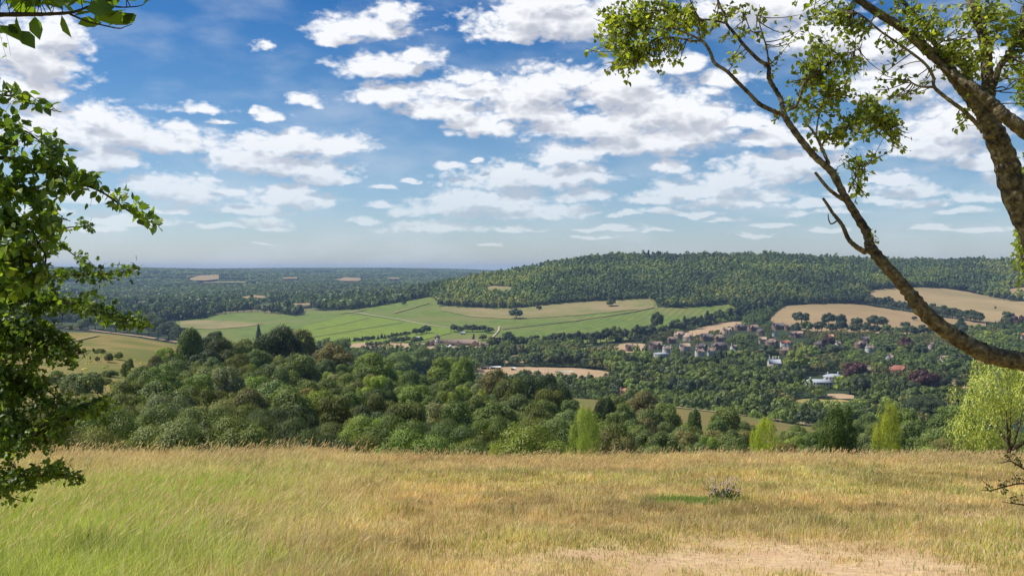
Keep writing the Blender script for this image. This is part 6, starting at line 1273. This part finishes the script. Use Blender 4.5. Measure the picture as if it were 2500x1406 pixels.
# --- branch of large leaves hanging in at the top corner
hz_ = Plant(LEAF_OV, .088, [(.12, .20, .022), (.08, .14, .022), (.15, .24, .03), (.06, .105, .02)])
def ZL(pts, r): hz_.limb([(p[0], p[1], 2.7+(p[2] if len(p) > 2 else 0)) for p in pts], r, n=6)
ZL([(-900, 2600, .2), (-800, 1200, .1), (-650, 300), (-420, 60), (-200, 30), (-60, 36), (60, 36), (120, 35), (180, 30), (230, 12), (300, -6)], [.05, .04, .03, .02, .012, .008, .006, .005, .004, .003, .0015])
ZL([(170, 35), (210, 52), (250, 62), (290, 70), (305, 66), (322, 60)], [.003, .0025, .002, .0018, .0012, .001]); ZL([(240, 10), (290, 18), (330, 17), (352, 12)], [.003, .002, .0015, .001]); ZL([(-60, 40), (-20, 58), (20, 70), (50, 85)], [.004, .003, .002, .001])
for (px, py, dx, dz) in [(85, 40, .05, -1), (150, 38, .35, -1), (40, 40, .1, -.9), (20, 60, .6, -.5), (45, 75, .8, -.9), (300, 45, -.6, -.2), (265, 20, -.5, -.35), (240, 50, .9, .1), (210, 25, .9, .2), (180, 40, .8, .3), (160, 20, .6, .5), (120, 25, .7, .5), (90, 15, .8, .3), (60, 20, .5, .5), (20, 25, .5, .6), (130, 5, .9, .2), (200, 5, .8, -.2), (240, -5, .9, .2), (280, 0, .8, .1), (348, 14, .8, .6),
    (280, 62, .8, .3), (230, 30, .9, -.2), (10, 10, .9, .1), (150, -10, .5, -.6), (60, -15, .6, -.5), (300, 58, .7, .5), (-20, 50, .7, -.7), (0, 62, .9, -.6), (290, -12, .9, 0), (190, 60, .8, .1), (260, 45, .7, .4), (100, -20, .9, -.3)]:
    hz_.leaves(np.array([pt(px, py, 2.7+rng.uniform(-.08, .08))]), unit(np.array([[dx, rng.uniform(-.3, .3), dz]])), .82)
hz_.cluster(-200, 60, 160, 80, 40, 6, 2.7, dY=.3, r0=.0015, sz=.8); hz_.cluster(120, -60, 200, 50, 26, 6, 2.75, dY=.3, r0=.0015, sz=.8); hz_.cluster(15, 135, 20, 12, 2, 5, 2.8, dY=.05, sz=.2, r0=.001)
hz_.build('hazel_tree', 'branch of large oval leaves drooping in against the blue sky', 'tree', (-3.1, 2.9, float(height(-3.1, 2.9))), M_NEAR, M_TWIG)

# --- bare thorny twigs at the other side
th_ = Plant(LEAF_HA, .020, [(.05, .07, .02), (.08, .10, .025), (.035, .05, .015)])
def TL(pts, r): th_.limb([(p[0], p[1], 6.5) for p in pts], r, n=5)
TL([(2760, 1560), (2700, 1350), (2640, 1230), (2590, 1190), (2545, 1165), (2500, 1144), (2480, 1132), (2466, 1125), (2452, 1128), (2438, 1130)], [.04, .03, .02, .012, .009, .006, .005, .004, .003, .0015])
TL([(2640, 1230), (2560, 1195), (2500, 1180), (2460, 1186), (2428, 1195), (2410, 1197), (2393, 1195)], [.012, .008, .006, .005, .004, .003, .0015]); TL([(2420, 1193), (2408, 1180), (2396, 1170)], [.003, .002, .001]); TL([(2660, 1260), (2560, 1240), (2500, 1232), (2470, 1228), (2444, 1224)], [.01, .007, .005, .003, .0015])
TL([(2470, 1127), (2460, 1112), (2462, 1100)], [.002, .0015, .001]); TL([(2448, 1190), (2455, 1204), (2452, 1208)], [.002, .0015, .001])
for c in [(2468, 1118, 24, 12, 8, 5), (2488, 1135, 12, 12, 6, 5), (2490, 1178, 16, 8, 6, 5), (2452, 1190, 18, 9, 7, 5), (2420, 1195, 16, 6, 4, 4), (2455, 1205, 8, 6, 2, 4), (2480, 1230, 26, 6, 5, 5), (2490, 1210, 8, 8, 2, 4), (2600, 1200, 70, 60, 50, 6), (2640, 1350, 60, 100, 50, 6)]: th_.cluster(*c, 6.5, dY=.1, r0=.0014)
th_.build('blackthorn_bush', 'dark spiny twigs with tiny leaves sticking out over the dry meadow', 'bush', (4.15, 6.6, float(height(4.15, 6.6))), M_NEAR, M_TWIG)

# --- flowering herb in its green patch
gp = np.array([(1768-CX)/FOC*16.7, 16.7]); gz = float(height(*gp)); mr_ = empty('marjoram_plant', (gp[0], gp[1], gz)); mb = MB(); LP, LD, FP = [], [], []
for k in range(46):
    a = rng.uniform(0, 6.28); q = rng.random()**.5*.22; h_ = rng.uniform(.18, .44)*(1-q*.6); x0, y0 = math.cos(a)*q, math.sin(a)*q; x1, y1 = x0*1.5+rng.uniform(-.04, .04), y0*1.5
    mb.tube([(x0, y0, 0), ((x0+x1)/2, (y0+y1)/2, h_*.5), (x1, y1, h_)], [.004, .003, .002], 4)
    for t in rng.uniform(.08, .62, 13): LP.append((x0+(x1-x0)*t, y0+(y1-y0)*t, h_*t)); LD.append(unit(rng.normal(0, 1, 3)+np.array([0, 0, .4])))
    for _ in range(9): FP.append((x1+rng.normal(0, .022), y1+rng.normal(0, .022), h_+rng.normal(0, .02)))
add_obj('stem', mb.mesh('stem', [M_TWIG]), mr_)
def stamped(P, D, size, cols, leaf, mat, name, parent):
    P = np.array(P, float); D = unit(np.array(D, float)); n = len(P); N = unit(randdir(n)+np.array([0, -.2, .6])); X = unit(np.cross(D, N)); N = np.cross(X, D); s_ = size*rng.uniform(.7, 1.2, (n, 1)); C = np.array(cols)[rng.integers(0, len(cols), n)]*rng.uniform(.8, 1.2, (n, 1))
    V, F, C = stamp(leaf[0], leaf[1], P, X*s_, D*s_, N*s_, C); return add_obj(name, make_mesh(name, V, F, [mat], C), parent)
stamped(LP, LD, .045, [(.20, .26, .08), (.15, .20, .06)], LEAF_OV, M_GRASS, 'foliage', mr_)
stamped(FP, randdir(len(FP)), .024, [(.64, .46, .52), (.70, .56, .58), (.50, .36, .38)], LEAF_OV, M_GRASS, 'blossom', mr_)
tag(mr_, 'pinkish flowering wild marjoram clump in a small green patch of meadow', 'wild flower')
# fresh green tuft beside it and weeds at the corner
n4 = 7000; r_ = np.random.default_rng(44); x = np.where(r_.random(n4) < .93, r_.normal(2.95, .32, n4), r_.normal(5.3, .7, n4)); y = np.where(x < 4, r_.normal(16.4, .28, n4), r_.normal(10.2, .8, n4)); h = r_.uniform(.05, .15, n4)*np.where(x < 4, 1, .9)
pal = np.array([[.24, .36, .07], [.34, .44, .10], [.20, .28, .07]]); V, F, C = blades(x, y, h, np.full(n4, .008), pal[r_.integers(0, 3, n4)], lean=.5, wind=.1, seed=45)
tag(add_obj('green_tuft', make_mesh('green_tuft', V, F, [M_GRASS], C)), 'fresh green grass tufts in the dry meadow beside the marjoram and near the blackthorn', 'grass', kind='stuff')

# ---------------------------------------------------------------- haze
mb = MB(); x0, x1, y0, y1, z0, z1 = -31000, 31000, -400, 20600, -190, 66; mb.box(((x0+x1)/2, (y0+y1)/2, (z0+z1)/2), (x1-x0, y1-y0, z1-z0))
m, nt, out = nodemat('valley_haze'); v = nd(nt, 'ShaderNodeVolumePrincipled'); v.inputs['Density'].default_value = HAZE_DENSITY; v.inputs['Color'].default_value = HAZE_COLOR; v.inputs['Anisotropy'].default_value = 0.0
nt.links.new(v.outputs[0], out.inputs['Volume']); me = mb.mesh('haze', [m]); hzo = add_obj('haze', me); tag(hzo, 'thin blue summer haze softening the far hills', 'haze', kind='stuff')
